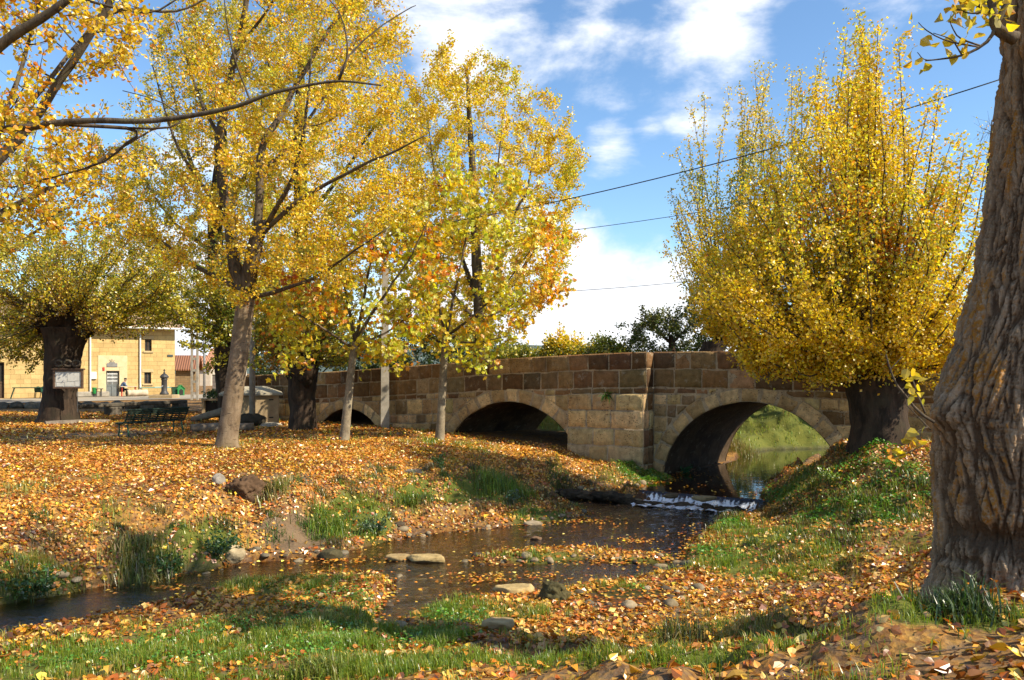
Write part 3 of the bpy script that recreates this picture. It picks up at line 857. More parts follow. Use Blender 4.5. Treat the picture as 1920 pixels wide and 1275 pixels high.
CREAM = (.52, .38, .17); GREY = (.30, .26, .2); DARK = (.09, .07, .045)
rock(962, 1114, (.30, .22, .13), 'broad flat topped ochre stone standing in the stream beside the mossy clump', 1, CREAM, .2, .55, .3, z=.0)
rock(803, 1052, (.36, .18, .10), 'pale pointed stone in midstream, right of the pair below the bank', 2, CREAM, -.25, .6, .3, z=.0)
rock(748, 1048, (.24, .15, .08), 'flat buff stone in midstream, left of the pair below the bank', 3, (.42, .30, .14), .1, .5, .3, z=.0)
rock(618, 1047, (.22, .16, .13), 'dark mossy round stone at the water edge under the leaf slope', 4, (.10, .085, .04), 0, 0, .3, z=.0)
rock(934, 1182, (.21, .15, .13), 'square cut tan block lying on the near bank grass', 5, (.52, .38, .19), .15, .5, .25)
rock(440, 1048, (.17, .13, .17), 'small upright cream stone at the foot of the left bank', 6, (.45, .36, .22), .3, 0, .25)
rock(779, 890, (.42, .3, .14), 'dark grey slab half buried near the top of the leafy bank', 7, (.2, .17, .14), -.35, .4, .35)
rock(460, 928, (.34, .24, .30), 'big brown clod of earth broken from the bank edge', 8, (.13, .075, .04), .2, 0, .42, name='earth_clod', cat='earth clod', rough_=.55)
rock(410, 908, (.13, .1, .15), 'small grey stone beside the brown earth clod', 9, (.33, .29, .24), 0, 0, .3)
rock(1320, 937, (.30, .16, .09), 'flat yellowish stone on the lip of the weir, right one', 10, (.38, .29, .15), 0, .5, .3, z=.20)
rock(1258, 931, (.22, .14, .08), 'dark wet stone on the lip of the weir, left one', 11, (.15, .11, .06), .3, .5, .3, z=.20)
rock(1337, 998, (.10, .08, .05), 'tiny dark stone poking from the rippling water near the right meadow', 12, (.1, .08, .06), .3, 0, .3, z=.0)
rock(1005, 1011, (.12, .09, .05), 'small brown stone alone in the riffle above the grassy islet', 13, (.2, .12, .07), .3, 0, .3, z=.0)
rock(1000, 985, (.22, .14, .07), 'pale stone at the left water edge above the islet', 14, (.36, .29, .2), .3, 0, .3)
rock(1040, 1124, (.22, .18, .16), 'mossy brown lump at the water edge right of the ochre stone', 15, (.10, .085, .035), 0, 0, .3, name='mossy_clump', cat='moss clump', rough_=.45)

weir = MB()
a0, a1 = onz(1050, 934, 0), onz(1448, 963, 0)
for k in range(42):
    f_ = (k + rng.uniform(.1, .9)) / 42
    p = a0 * (1 - f_) + a1 * f_
    wet_ = .37 < f_ < .97
    p[1] += .16 + rng.normal(0, .03); p[2] = (-.06 if wet_ else .09) + rng.normal(0, .012)
    rock_mb(weir, p, (rng.uniform(.16, .34), rng.uniform(.12, .2), rng.uniform(.10, .15)), 100 + k, np.array((.085, .06, .035)) * rng.uniform(.5, 1.3), rng.uniform(-.6, .6), 0, 4, .42)
tag(weir.build('weir', M_ROCK, None, smooth=True), 'low dark weir of rough stones with water spilling over it', 'weir')
# ------------------------------------------------------------------ plain materials
M_IRON = simple('dark_iron', (.05, .05, .055), (.09, .085, .08), 12, .55, .3, .005, 0.4, .5)
M_GREENP = simple('green_paint', (.012, .07, .035), (.02, .05, .03), 9, .45, .2, .004, 0, .4)
M_BENCH = simple('bench_paint', (.008, .032, .02), (.012, .024, .017), 9, .75, .2, .004, 0, .4)
M_LEG = simple('bench_leg_paint', (.05, .14, .07), (.03, .08, .05), 9, .5)
M_CONC = simple('concrete', (.40, .36, .30), (.27, .24, .19), 4, .92, .4, .01)
M_CONC2 = simple('old_concrete', (.46, .34, .19), (.32, .23, .13), 3, .92, .5, .015)
M_STEEL = simple('galvanised', (.45, .46, .47), (.36, .36, .36), 5, .45, .1, .003, .5, .5)
M_WOODG = simple('weathered_wood', (.26, .21, .16), (.13, .10, .075), 7, .9, .6, .015, stretch=(1, 1, .25))
M_DARK = simple('dark_opening', (.02, .018, .016), (.03, .025, .02), 5, .7)
M_FRAME = simple('brown_frame', (.12, .07, .04), (.07, .04, .025), 9, .6)
M_GREYP = simple('grey_door_paint', (.20, .22, .22), (.15, .165, .17), 8, .5)
M_WHITE = simple('white_enamel', (.78, .78, .76), (.66, .66, .63), 6, .5, .1)
M_RED = simple('red_paint', (.55, .05, .03), (.4, .04, .03), 8, .5)
M_PAPER = simple('notice_paper', (.62, .60, .54), (.5, .48, .42), 5, .8, .05)
M_TEALP = simple('teal_paint', (.12, .34, .28), (.09, .26, .22), 8, .5)


def brickwork(name, c1, c2, mort, bw, bh, ms=.012):
    t = NT(name); ob = t.obj()
    sx = t.n('ShaderNodeSeparateXYZ', i_Vector=ob).outputs
    v = t.n('ShaderNodeCombineXYZ', i_X=t.math('ADD', sx[0], sx[1]), i_Y=sx[2]).outputs[0]
    wob = t.n('ShaderNodeTexNoise', i_Vector=ob, i_Scale=1.6, i_Detail=2)
    v = t.n('ShaderNodeVectorMath', operation='ADD', i_0=v, i_1=t.n('ShaderNodeVectorMath', operation='SCALE', i_0=wob.outputs['Color'], i_Scale=.05).outputs[0]).outputs[0]
    b = t.n('ShaderNodeTexBrick', i_Vector=v, i_Color1=(*c1, 1), i_Color2=(*c2, 1), i_Mortar=(*mort, 1), i_Scale=1.0, i_Mortar_Size=ms, i_Mortar_Smooth=.3, i_Bias=-.1, i_Brick_Width=bw, i_Row_Height=bh)
    b.offset = .43; b.squash = .7; b.squash_frequency = 3
    n = t.noise(ob, 1.1, 5, .6); n2 = t.noise(ob, 14, 5, .65)
    c = t.mix(.45, b.outputs[0], t.ramp(n, [(.3, .55), (.7, 1.15)]), 'MULTIPLY')
    c = t.mix(.4, c, t.ramp(n2, [(.3, .6), (.7, 1.15)]), 'MULTIPLY')
    return t.out(t.principled(c, .9, t.bump(t.math('SUBTRACT', t.math('MULTIPLY', n2, .4), b.outputs['Fac']), .5, .02), 0, .2))


M_HOUSE = brickwork('yellow_sandstone', (.62, .44, .19), (.50, .34, .14), (.36, .235, .10), .62, .33)
M_BARN = brickwork('brown_stone', (.30, .20, .10), (.22, .14, .07), (.2, .15, .09), .4, .2, .02)
M_BRICK = brickwork('grey_brick', (.30, .25, .22), (.24, .20, .18), (.12, .10, .09), .26, .085, .014)


def tiles(name, c1, c2):
    t = NT(name); ob = t.obj()
    w = t.n('ShaderNodeTexWave', i_Vector=ob, i_Scale=1.6, i_Distortion=.4); w.wave_type = 'BANDS'; w.bands_direction = 'X'
    n = t.noise(ob, 3, 5, .6)
    c = t.mix(n, c1, c2); c = t.mix(.6, c, t.ramp(w.outputs['Fac'], [(.1, .35), (.6, 1.1)]), 'MULTIPLY')
    return t.out(t.principled(c, .9, t.bump(w.outputs['Fac'], .8, .05), 0, .2))


M_ROOF = tiles('old_roof_tiles', (.34, .20, .12), (.45, .33, .22))
M_ROOF2 = tiles('red_roof_tiles', (.30, .135, .075), (.22, .10, .06))
M_ROOF3 = tiles('orange_roof_tiles', (.50, .24, .13), (.40, .19, .11))

# ------------------------------------------------------------------ the yellow house
HC = at(328, 741, 62)
HA = math.atan2(.57, .82)
HU = np.array([math.cos(HA), math.sin(HA)])


def fac(px, py):                                # facade coordinates (x along, z up) of a photographed point
    k = (px - HX) / F
    x = (k * HC[1] - HC[0]) / (HU[0] - k * HU[1])
    return x, ZC - (py - HY) / F * (HC[1] + HU[1] * x) - HC[2]


def wall_holes(mb, x0, x1, z0, z1f, holes, depth=.3, y=0.0):
    xs = sorted({x0, x1, *[h[0] for h in holes], *[h[1] for h in holes]}); zs = sorted({z0, *[h[2] for h in holes], *[h[3] for h in holes]}) + [None]
    for a, b in zip(xs[:-1], xs[1:]):
        for c, d in zip(zs[:-1], zs[1:]):
            if d is not None and any(h[0] <= a and b <= h[1] and h[2] <= c and d <= h[3] for h in holes): continue
            da, db = (z1f(a), z1f(b)) if d is None else (d, d)
            mb.add([(a, y, c), (b, y, c), (b, y, db), (a, y, da)], [(0, 1, 2, 3)])
    for a, b, c, d in holes:
        e = y + depth
        mb.add([(a, y, c), (a, e, c), (a, e, d), (a, y, d), (b, y, c), (b, e, c), (b, e, d), (b, y, d)], [(0, 1, 2, 3), (5, 4, 7, 6), (3, 2, 6, 7), (1, 0, 4, 5)])


house = thing('stone_house', 'two storey yellow sandstone house with white downpipes across the plaza', 'house', HC, HA)
eave = lambda x: 5.42
LX = -17.0
holes = {}
for nm, (a, b, c, d) in {'w1': (271.5, 284.5, 658, 636), 'w2': (270.5, 283.5, 719.5, 698), 'door': (199, 223.5, 742.5, 695.5), 'door2': (-12, 8, 742.5, 679), 'w3': (207, 217, 617, 606)}.items():
    xa, zc_ = fac(a, c); xb, zd = fac(b, d); holes[nm] = (xa, xb, max(zc_, -.02) if 'w' in nm else -.02, zd)
w = MB(); wall_holes(w, LX, 0, -.4, eave, list(holes.values()))
w.add([(0, 0, -.4), (0, 8, -.4), (0, 8, 5.42), (0, 4, 7.2), (0, 0, 5.42)], ngons=[[0, 1, 2, 3, 4]])
w.add([(LX, 0, -.4), (LX, 8, -.4), (LX, 8, 5.42), (LX, 4, 7.2), (LX, 0, 5.42)], ngons=[[4, 3, 2, 1, 0]])
w.add([(0, 8, -.4), (LX, 8, -.4), (LX, 8, 5.42), (0, 8, 5.42)], [(0, 1, 2, 3)])
w.build('wall', M_HOUSE, house, local=True)
r = MB()
for y0, y1 in ((-.75, 4.0), (8.75, 4.0)):
    z0_ = 5.42 - .75 * .44 + .12
    pr = []
    for x in (LX - .3, .45):
        pr += [(x, y0, z0_), (x, y1, 7.32), (x, y1, 7.2), (x, y0, z0_ - .12)]
    r.add(pr, [(0, 4, 5, 1), (2, 6, 7, 3), (3, 7, 4, 0)], ngons=[[0, 1, 2, 3], [7, 6, 5, 4]])
roof = r.build('roof', M_ROOF, house, local=True)
g = MB(); g.tube(np.array([(LX - .3, -.82, 5.14), (.5, -.82, 5.10)]), .07, 8); g.build('gutter', M_WHITE, roof, local=True)
for nm in ('w1', 'w2', 'w3'):
    a, b, c, d = holes[nm]
    f = MB(); y = .14
    for lo, hi in (((a, y, c), (a + .06, y + .06, d)), ((b - .06, y, c), (b, y + .06, d)), ((a + .061, y, d - .06), (b - .061, y + .06, d)), ((a + .061, y, c), (b - .061, y + .06, c + .06)), (((a + b) / 2 - .025, y + .005, c + .061), ((a + b) / 2 + .025, y + .055, d - .061))): f.box(lo, hi)
    wd = f.build('window', M_FRAME, house, local=True)
    p = MB(); p.add([(a + .05, y + .04, c + .05), (b - .05, y + .04, c + .05), (b - .05, y + .04, d - .05), (a + .05, y + .04, d - .05)], [(0, 1, 2, 3)])
    p.build('pane', simple('window_glass', (.025, .026, .028), (.05, .05, .05), 2, .12, 0, spec=.6), wd, local=True)
    if nm != 'w3':
        ds = simple('dressed_stone', (.58, .44, .24), (.5, .37, .19), 5, .9)
        s_ = MB(); s_.box((a - .16, -.035, d + .002), (b + .16, .1, d + .24), bev=.01); s_.build('lintel', ds, wd, local=True)
        s_ = MB(); s_.box((a - .12, -.09, c - .13), (b + .12, .1, c - .002), bev=.01); s_.build('sill', ds, wd, local=True)
# the doors: grey panels below, barred glazing above
for nm, two in (('door', True), ('door2', False)):
    a, b, c, d = holes[nm]; y = .2
    f = MB()
    f.box((a, y, c), (a + .07, y + .08, d)); f.box((b - .07, y, c), (b, y + .08, d)); f.box((a + .071, y, d - .09), (b - .071, y + .08, d))
    mid = (a + b) / 2
    zl = c + (d - c) * .44
    f.box((a + .071, y, zl - .05), (b - .071, y + .08, zl + .05)); f.box((mid - .04, y - .005, c + .02), (mid + .04, y + .075, d - .091))
    f.box((a + .071, y + .03, c + .02), (mid - .041, y + .06, zl - .051)); f.box((mid + .041, y + .03, c + .02), (b - .071, y + .06, zl - .051))
    do = f.build('door', M_GREYP if two else M_FRAME, house, local=True)
    gl = MB(); gl.box((a + .05, y + .05, zl), (b - .05, y + .065, d - .05)); gl.build('glazing', M_DARK, do, local=True)
    if two:
        bars = MB()
        for k in range(9):
            x = a + .12 + k * (b - a - .24) / 8
            bars.tube([(x, y - .03, zl + .05), (x, y - .03, d - .1)], .012, 5)
            for zz in (zl + (d - zl) * .3, zl + (d - zl) * .55, zl + (d - zl) * .8): bars.box((x - .03, y - .045, zz - .05), (x + .03, y - .03, zz + .05))
        bars.build('door_grille', M_WHITE, do, local=True)
        su = MB()
        su.box((a - .55, -.03, c), (a - .002, .12, d + .28), bev=.015); su.box((b + .002, -.03, c), (b + .55, .12, d + .28), bev=.015); su.box((a - .55, -.032, d + .281), (b + .55, .12, d + 1.15), bev=.015); su.box((a - .001, -.028, d + .002), (b + .001, .12, d + .28), bev=.01)
        su.build('door_surround', simple('smooth_plaster', (.68, .56, .34), (.6, .48, .27), 2, .9), do, local=True)
for px in (169, 262.5):
    x, zt_ = fac(px, 628); p = MB()
    p.tube([(x, -.1, .02), (x, -.1, 4.95), (x, -.3, 5.15), (x, -.75, 5.2)], .06, 8)
    p.build('downpipe', M_WHITE, house, local=True)
x, z_ = fac(210, 684)
p = MB(); p.box((x - .36, -.08, z_ - .16), (x + .36, -.035, z_ + .12), bev=.02); p.box((x - .2, -.08, z_ + .121), (x + .2, -.035, z_ + .2), bev=.02)
p.tube([(x - .08, -.06, z_ + .19), (x - .14, -.06, z_ + .38)], .02, 5); p.tube([(x + .08, -.06, z_ + .19), (x + .15, -.06, z_ + .34)], .02, 5); p.tube([(x, -.06, z_ + .19), (x, -.06, z_ + .44)], .02, 5)
pl = p.build('wall_plaque', simple('plaque_metal', (.26, .25, .24), (.2, .19, .18), 6, .6), house, local=True)
x, z_ = fac(175, 704); p = MB(); p.box((x - .2, -.14, z_ - .27), (x + .2, -.002, z_ + .27), bev=.02); p.build('meter_box', M_WHITE, house, local=True)
x, z_ = fac(194, 692); p = MB(); p.box((x - .07, -.07, z_ - .13), (x + .07, -.033, z_ + .13), bev=.01); p.build('red_sign', M_RED, house, local=True)
x, z_ = fac(319, 667); p = MB(); p.box((x - .2, -.06, z_ - .08), (x + .2, -.02, z_ + .08), bev=.01); p.build('street_sign', simple('slate_sign', (.05, .07, .07), (.08, .1, .1), 8, .4), house, local=True)
HB = HC[2]


def hw(x, y, z=0.0):                            # house coordinates to the world
    return np.array([HC[0] + math.cos(HA) * x - math.sin(HA) * y, HC[1] + math.sin(HA) * x + math.cos(HA) * y, HB + z])


rd = MB()
gx_ = np.linspace(-30, 14, 70); gy_ = np.linspace(-9.5, -.4, 14)
A_, B_ = np.meshgrid(gx_, gy_)
Pw = np.stack([HC[0] + math.cos(HA) * A_ - math.sin(HA) * B_, HC[1] + math.sin(HA) * A_ + math.cos(HA) * B_], -1)
zr = ground(Pw[..., 0], Pw[..., 1]) + .03
i = np.arange(13)[:, None] * 70; j = np.arange(69)[None, :]
rd.add(np.concatenate([Pw, zr[..., None]], -1).reshape(-1, 3), np.stack([i + j, i + j + 1, i + 71 + j, i + 70 + j], -1).reshape(-1, 4))
tag(rd.build('road', simple('pale_asphalt', (.42, .37, .29), (.33, .28, .21), 2.5, .9), None, smooth=True), 'pale road running in front of the yellow house', 'road', kind='structure')


def small_house(name, label, px0, px1, yb, yt, Y, mw, mr, depth=7.0, pitch=.45, ang=.25, win=()):
    a, b = at(px0, yb, Y), at(px1, yb, Y); L = (b[0] - a[0]) / math.cos(ang); H = (yb - yt) / F * Y
    o = thing(name, label, 'house', a, ang)
    w = MB(); hs = [(L * u0, L * u1, H * v0, H * v1) for u0, u1, v0, v1 in win]
    wall_holes(w, 0, L, -.5, lambda x: H, hs, .2)
    rz_ = H + depth / 2 * pitch
    w.add([(0, 0, -.5), (0, depth, -.5), (0, depth, H), (0, depth / 2, rz_), (0, 0, H)], ngons=[[4, 3, 2, 1, 0]])
    w.add([(L, 0, -.5), (L, depth, -.5), (L, depth, H), (L, depth / 2, rz_), (L, 0, H)], ngons=[[0, 1, 2, 3, 4]])
    w.add([(0, depth, -.5), (L, depth, -.5), (L, depth, H), (0, depth, H)], [(1, 0, 3, 2)])
    w.build('wall', mw, o, local=True)
    r = MB()
    for y0 in (-.4, depth + .4):
        z0 = H - .4 * pitch + .05; pr = []
        for x in (-.3, L + .3): pr += [(x, y0, z0 + .12), (x, depth / 2, rz_ + .17), (x, depth / 2, rz_ + .05), (x, y0, z0)]
        r.add(pr, [(0, 4, 5, 1), (2, 6, 7, 3), (3, 7, 4, 0)], ngons=[[0, 1, 2, 3], [7, 6, 5, 4]])
    r.build('roof', mr, o, local=True)
    for x0, x1, z0, z1 in hs:
        f = MB(); f.box((x0, .1, z0), (x1, .16, z1)); f.build('window', M_DARK, o, local=True)
    return o


small_house('stone_barn', 'low brown stone barn with a sagging red tile roof beside the yellow house', 329, 362, 738, 692, 72, M_BARN, M_ROOF2, 5, .45, .3)
small_house('village_house', 'far village house with orange tile roof and pale wall between the poles', 352, 392, 737, 690, 95, simple('pale_render', (.62, .52, .40), (.5, .42, .32), 2, .9), M_ROOF3, 6, .45, .2, [(.3, .45, .3, .6)])
small_house('village_house', 'far whitewashed village house glimpsed just left of the pale leaning trunk', 388, 440, 737, 676, 120, simple('whitewash', (.72, .68, .6), (.6, .56, .48), 2, .9), M_ROOF3, 9, .4, .15, [(.5, .6, .45, .7)])

# ------------------------------------------------------------------ along the house front
PB = lambda px, y: np.array([fac(px, 742)[0], y])


def on_front(px, out):
    x = fac(px, 742)[0]; p = hw(x, -out); p[2] = float(ground(p[0], p[1])) + (.03 if .4 < out < 9.5 else 0)
    return p


def table(name, label, px, out, L, W_, Hh, mt, ml, rot, legs='post', cat='table'):
    p = on_front(px, out); o = thing(name, label, cat, p, rot)
    b = MB(); b.box((-L / 2, -W_ / 2, Hh - .05), (L / 2, W_ / 2, Hh), bev=.01); b.build('tabletop', mt, o, local=True)
    for sx in (-1, 1):
        for sy in (-1, 1):
            g = MB(); x, y = sx * (L / 2 - .12), sy * (W_ / 2 - .1)
            g.tube([(x, y, Hh - .051), (x + (sx * .22 if legs == 'splay' else 0), y, 0)], .03, 6); g.build('leg', ml, o, local=True)
    return o


def chair(label, px, out, rot, mt, group=None):
    p = on_front(px, out); o = thing('garden_chair', label, 'chair', p, rot, group)
    b = MB(); b.box((-.25, -.24, .40), (.25, .24, .45), bev=.02); b.build('seat', mt, o, local=True)
    b = MB(); an = np.linspace(-1.15, 1.15, 9); P = []
    for zz, rr in ((.45, .24), (.65, .27), (.83, .27)):
        P += [(math.sin(a) * rr, .05 + math.cos(a) * rr, zz - .10 * abs(a) * (zz > .5)) for a in an]
    P += [(x * 1.08, .05 + (y - .05) * 1.1, z) for x, y, z in P]
    q = [(r0 * 9 + k, r0 * 9 + k + 1, r0 * 9 + k + 10, r0 * 9 + k + 9) for r0 in (0, 1) for k in range(8)]
    q += [tuple(27 + v for v in f[::-1]) for f in q]
    b.add(P, q + [(18 + k, 19 + k, 46 + k, 45 + k) for k in range(8)]); b.build('backrest', mt, o, local=True, smooth=True)
    for sx in (-1, 1):
        for sy in (-1, 1):
            g = MB(); g.tube([(sx * .21, sy * .2, .40), (sx * .25, sy * .25, 0)], .025, 6); g.build('leg', mt, o, local=True)
    return o


table('garden_table', 'long dark green table with splayed legs left of the notice board tree', 55, 1.6, 2.2, .8, .78, M_GREENP, M_GREENP, HA, 'splay')
chair('green plastic chair with sun glinting on its back behind the long table', 71, .9, HA + 2.9, M_GREENP)
chair('green plastic chair pulled up at the right end of the long table', 80, 2.2, HA + .4, M_GREENP)
table('side_table', 'small red framed table between the seated person and the drainpipe', 233, 1.8, 1.15, .6, .74, simple('pale_top', (.6, .5, .36), (.5, .4, .28), 6, .7), M_RED, HA)
table('market_bench', 'teal topped long bench table under the lower window', 290, 1.3, 2.6, .7, .62, M_TEALP, M_IRON, HA, 'post', 'table')
p = on_front(296, 1.3); b = MB(); b.box((-.5, -.2, 0), (.5, .2, .03), bev=.008, R=rotz(HA), o=p + [0, 0, .621])
tag(b.build('white_sheet', M_WHITE, None), 'white sheet lying on the teal topped bench table', 'sheet')
# stone seat and log by the wall
p = on_front(158, .9); b = MB(); b.box((-1.5, -.25, .0), (1.5, .25, .38), bev=.05, R=rotz(HA), o=p); tag(b.build('stone_bench', M_CONC, None), 'low grey stone bench against the house wall under the left drainpipe', 'bench')
lg = thing('cut_log', 'pale barkless log with dark sawn end lying before the house wall', 'log', on_front(248, 1.9), HA)
b = MB(); P = np.stack([np.linspace(-.68, .68, 14), .03 * np.sin(np.arange(14)), .25 + 0 * np.arange(14)], 1); b.tube(P, .24 + .015 * np.sin(np.arange(14) * 1.7), 14); b.build('bole', simple('pale_log', (.62, .52, .38), (.5, .4, .28), 5, .9), lg, local=True, smooth=True)
b = MB(); b.tube([(-.72, 0, .25), (-.69, 0, .25)], .235, 16); b.build('sawn_end', M_DARK, lg, local=True)
wb = thing('litter_bin', 'small bright green litter bin by the left drainpipe', 'bin', on_front(172.5, 1.2), HA)
b = MB(); b.lathe([(.09, .22), (.12, .25), (.15, .64), (.16, .68), (.14, .68), (.11, .3)], n=14); b.build('bucket', simple('bright_green', (.03, .30, .07), (.02, .22, .05), 6, .5), wb, local=True, smooth=True)
b = MB(); b.tube([(0, 0, 0), (0, 0, .215)], .04, 8); b.build('post', M_IRON, wb, local=True)
table('stool_table', 'spindly dark metal stool beside the small green litter bin', 181, 1.1, .55, .5, .6, M_IRON, M_IRON, HA, 'post', 'stool')
# green kennel and wheelie bin
kn = thing('dog_kennel', 'little green wooden kennel with gabled roof at the house corner', 'kennel', on_front(329, 1.6), HA)
kn.scale = (.55, .6, .62)
b = MB(); b.add([(-.45, -.5, 0), (.45, -.5, 0), (.45, .5, 0), (-.45, .5, 0), (-.45, -.5, .85), (.45, -.5, .85), (.45, .5, .85), (-.45, .5, .85), (0, -.5, 1.25), (0, .5, 1.25)], [(1, 2, 6, 5), (3, 0, 4, 7)], ngons=[[0, 1, 5, 8, 4], [2, 3, 7, 9, 6]]); b.build('walls', simple('kennel_green', (.03, .24, .06), (.02, .17, .05), 6, .6), kn, local=True)
b = MB()
for sx in (-1, 1): b.add([(0, -.6, 1.3), (0, .6, 1.3), (sx * .58, .6, .79), (sx * .58, -.6, .79), (0, -.6, 1.24), (0, .6, 1.24), (sx * .58, .6, .73), (sx * .58, -.6, .73)], [(0, 1, 2, 3), (7, 6, 5, 4), (0, 3, 7, 4), (1, 5, 6, 2), (3, 2, 6, 7)])
b.build('roof', simple('kennel_green', (.04, .32, .09), (.03, .24, .07), 6, .6), kn, local=True)
b = MB(); b.add([(-.26, -.505, .05), (.26, -.505, .05), (.26, -.505, .62), (0, -.505, .8), (-.26, -.505, .62)], ngons=[[0, 1, 2, 3, 4]]); b.build('doorway', M_DARK, kn, local=True)
wn_ = thing('wheelie_bin', 'dark green bin squeezed between the iron fountain and the kennel', 'bin', on_front(319, 1.5), HA)
wn_.scale = (.6, .6, .62)
b = MB(); b.add([(-.28, -.3, .08), (.28, -.3, .08), (.28, .3, .08), (-.28, .3, .08), (-.34, -.36, .95), (.34, -.36, .95), (.34, .36, .95), (-.34, .36, .95)], [(3, 2, 1, 0), (4, 5, 6, 7), (0, 1, 5, 4), (1, 2, 6, 5), (2, 3, 7, 6), (3, 0, 4, 7)]); b.build('bin_body', M_GREENP, wn_, local=True)
b = MB(); b.box((-.36, -.4, .955), (.36, .4, 1.03), bev=.02); b.build('lid', M_GREENP, wn_, local=True)
for sx in (-1, 1):
    b = MB(); b.tube([(sx * .3, .3, .1), (sx * .35, .3, .1)], .1, 12); b.build('wheel', M_DARK, wn_, local=True)
# cast iron fountain
fp = hit(308, 747, 40, 70); fn = thing('iron_fountain', 'dark cast iron fountain post with domed cap on a stone plinth', 'fountain', fp)
b = MB(); b.box((-.95, -.7, -.1), (.95, .7, .3), bev=.04); b.build('plinth', M_CONC2, fn, local=True)
fn.scale = (.86, .86, .86)
b = MB(); b.lathe([(.34, .3), (.34, .42), (.26, .5), (.22, .6), (.21, 1.45), (.25, 1.5), (.25, 1.56), (.20, 1.6)], n=16); b.build('column', M_IRON, fn, local=True, smooth=True)
b = MB(); b.lathe([(.22, 1.601), (.33, 1.66), (.34, 1.72), (.27, 1.84), (.13, 1.96), (.07, 2.0), (.09, 2.06), (.03, 2.12)], n=16); b.box((-.03, -.03, 2.1), (.03, .03, 2.34)); b.box((-.09, -.025, 2.2), (.09, .025, 2.255)); b.build('cap', M_IRON, fn, local=True, smooth=False)
b = MB(); b.tube([(0, -.2, 1.0), (0, -.38, 1.02), (0, -.44, .92)], .03, 8); b.build('spout', M_STEEL, fn, local=True)

# ------------------------------------------------------------------ furniture of the park
ba = np.array([.5, .866]); bo = hit(234, 822); bz = bo[2]
bench = thing('park_bench', 'dark green slatted metal park bench seen from behind on the leaves', 'bench', bo, math.atan2(ba[1], ba[0]))
# local: x along the bench, +y towards its front (away from the river)
BL = 2.15
b = MB()
for k, (y, z) in enumerate([(.10, .425), (.18, .42), (.26, .42), (.34, .42), (.42, .425), (.49, .44)]): b.box((0, y, z), (BL, y + .06, z + .022), bev=.006)
for x in np.linspace(.05, BL - .05, 8): b.box((x - .02, .09, .402), (x + .02, .55, .4195))
b.build('seat', M_BENCH, bench, local=True)
b = MB()
for k in range(7):
    f_ = k / 6; y, z = .06 - .20 * f_ - .05 * math.sin(f_ * 3), .46 + .36 * f_
    hh_ = .044 if k < 4 else .056
    b.box((0, y, z), (BL, y + .018, z + hh_), bev=.005)
b.tube([(-.01, -.15, .845), (BL + .01, -.15, .845)], .022, 8)
for x in np.linspace(.03, BL - .03, 9):
    b.box((x - .022, 0, 0), (x + .022, .014, .40), R=np.array([[1, 0, 0], [0, math.cos(.5), -math.sin(.5)], [0, math.sin(.5), math.cos(.5)]]), o=(0, .045, .45))
b.build('backrest', M_BENCH, bench, local=True)
for x in (.12, BL - .12):
    for y0, y1 in ((.08, -.02), (.44, .5)):
        b = MB(); b.tube([(x, y0, .405), (x, (y0 + y1) / 2 - .02, .2), (x, y1, -.02)], .024, 8); b.build('leg', M_LEG, bench, local=True, smooth=True)
b = MB(); b.tube([(.12, -.02, .03), (.5, -.04, .02)], .02, 6); b.build('foot_rail', M_LEG, bench, local=True)

# low stone rail
q0, q1 = hit(212, 779), hit(337, 771)
rl = thing('stone_rail', 'long stone beam resting on two squat pillars behind the bench', 'rail', (q0 + q1) / 2)
e = (q1 - q0) / np.linalg.norm(q1 - q0); an = math.atan2(e[1], e[0])
M_RAIL = simple('rail_stone', (.13, .11, .085), (.07, .06, .045), 4, .95, .5, .02)
for q_ in (q0, q1):
    b = MB(); b.box((-.32, -.25, -.1), (.32, .25, .40), bev=.05, R=rotz(an), o=q_); b.build('pillar', M_RAIL, rl)
b = MB(); Lr = np.linalg.norm(q1 - q0); b.box((-2.9, -.2, .401), (Lr + .35, .2, .58), bev=.04, R=rotz(an), o=q0); b.build('beam', M_RAIL, rl)
b = MB(); z0 = hit(100, 770)
for k in range(16):
    x = z0[0] - 7 + k * .78; rock_mb(b, (x, z0[1] + 2 + rng.normal(0, .05), float(ground(x, z0[1] + 2)) + .12), (.46, .3, rng.uniform(.24, .32)), 300 + k, np.array((.14, .12, .09)) * rng.uniform(.6, 1.4), rng.uniform(-.2, .2), 0, 3)
tag(b.build('low_wall', M_ROCK, None, smooth=True), 'low dark drystone wall along the road behind the notice board tree', 'wall')
b = MB(); k0, k1 = hit(85, 797), hit(205, 792); b.tube([k0 + [0, 0, .02], (k0 + k1) / 2 + [0, 0, .04], k1 + [0, 0, .02]], [.13, .12, .1], 8); tag(b.build('timber_kerb', M_WOODG, None), 'dark timber kerb lying before the notice board tree', 'kerb')

# logs, slab, spring house, planter, pillar
lg = hit(358, 812)
fl = thing('log_seat', 'round log with black hollow end lying behind the bench', 'log', lg)
ax_ = np.array([.9, .43, 0]); P = np.array([lg + ax_ * s for s in np.linspace(0, 2.0, 9)]); P[:, 2] = [float(ground(a, b_)) + .13 for a, b_ in P[:, :2]]
b = MB(); b.tube(P, [.155, .16, .15, .155, .15, .145, .15, .14, .135], 12); b.build('bole', M_WOODG, fl, smooth=True)
b = MB(); b.tube([P[0] - ax_ * .012, P[0] - ax_ * .004], .135, 14); b.build('hollow_end', M_DARK, fl)
k0, k1 = hit(362, 790), at(440, 772, 31); k1[2] = float(ground(k1[0], k1[1])) + .5
b = MB(); P = np.array([k0 * (1 - f_) + k1 * f_ for f_ in np.linspace(0, 1, 8)]); P[:, 2] += .08
b.tube(P, np.linspace(.12, .18, 8), 10); tag(b.build('fallen_trunk', simple('grey_trunk', (.25, .205, .145), (.16, .13, .09), 4, .9, stretch=(1, 1, 1)), None, smooth=True), 'long grey barkless trunk propped against the spring house', 'log')
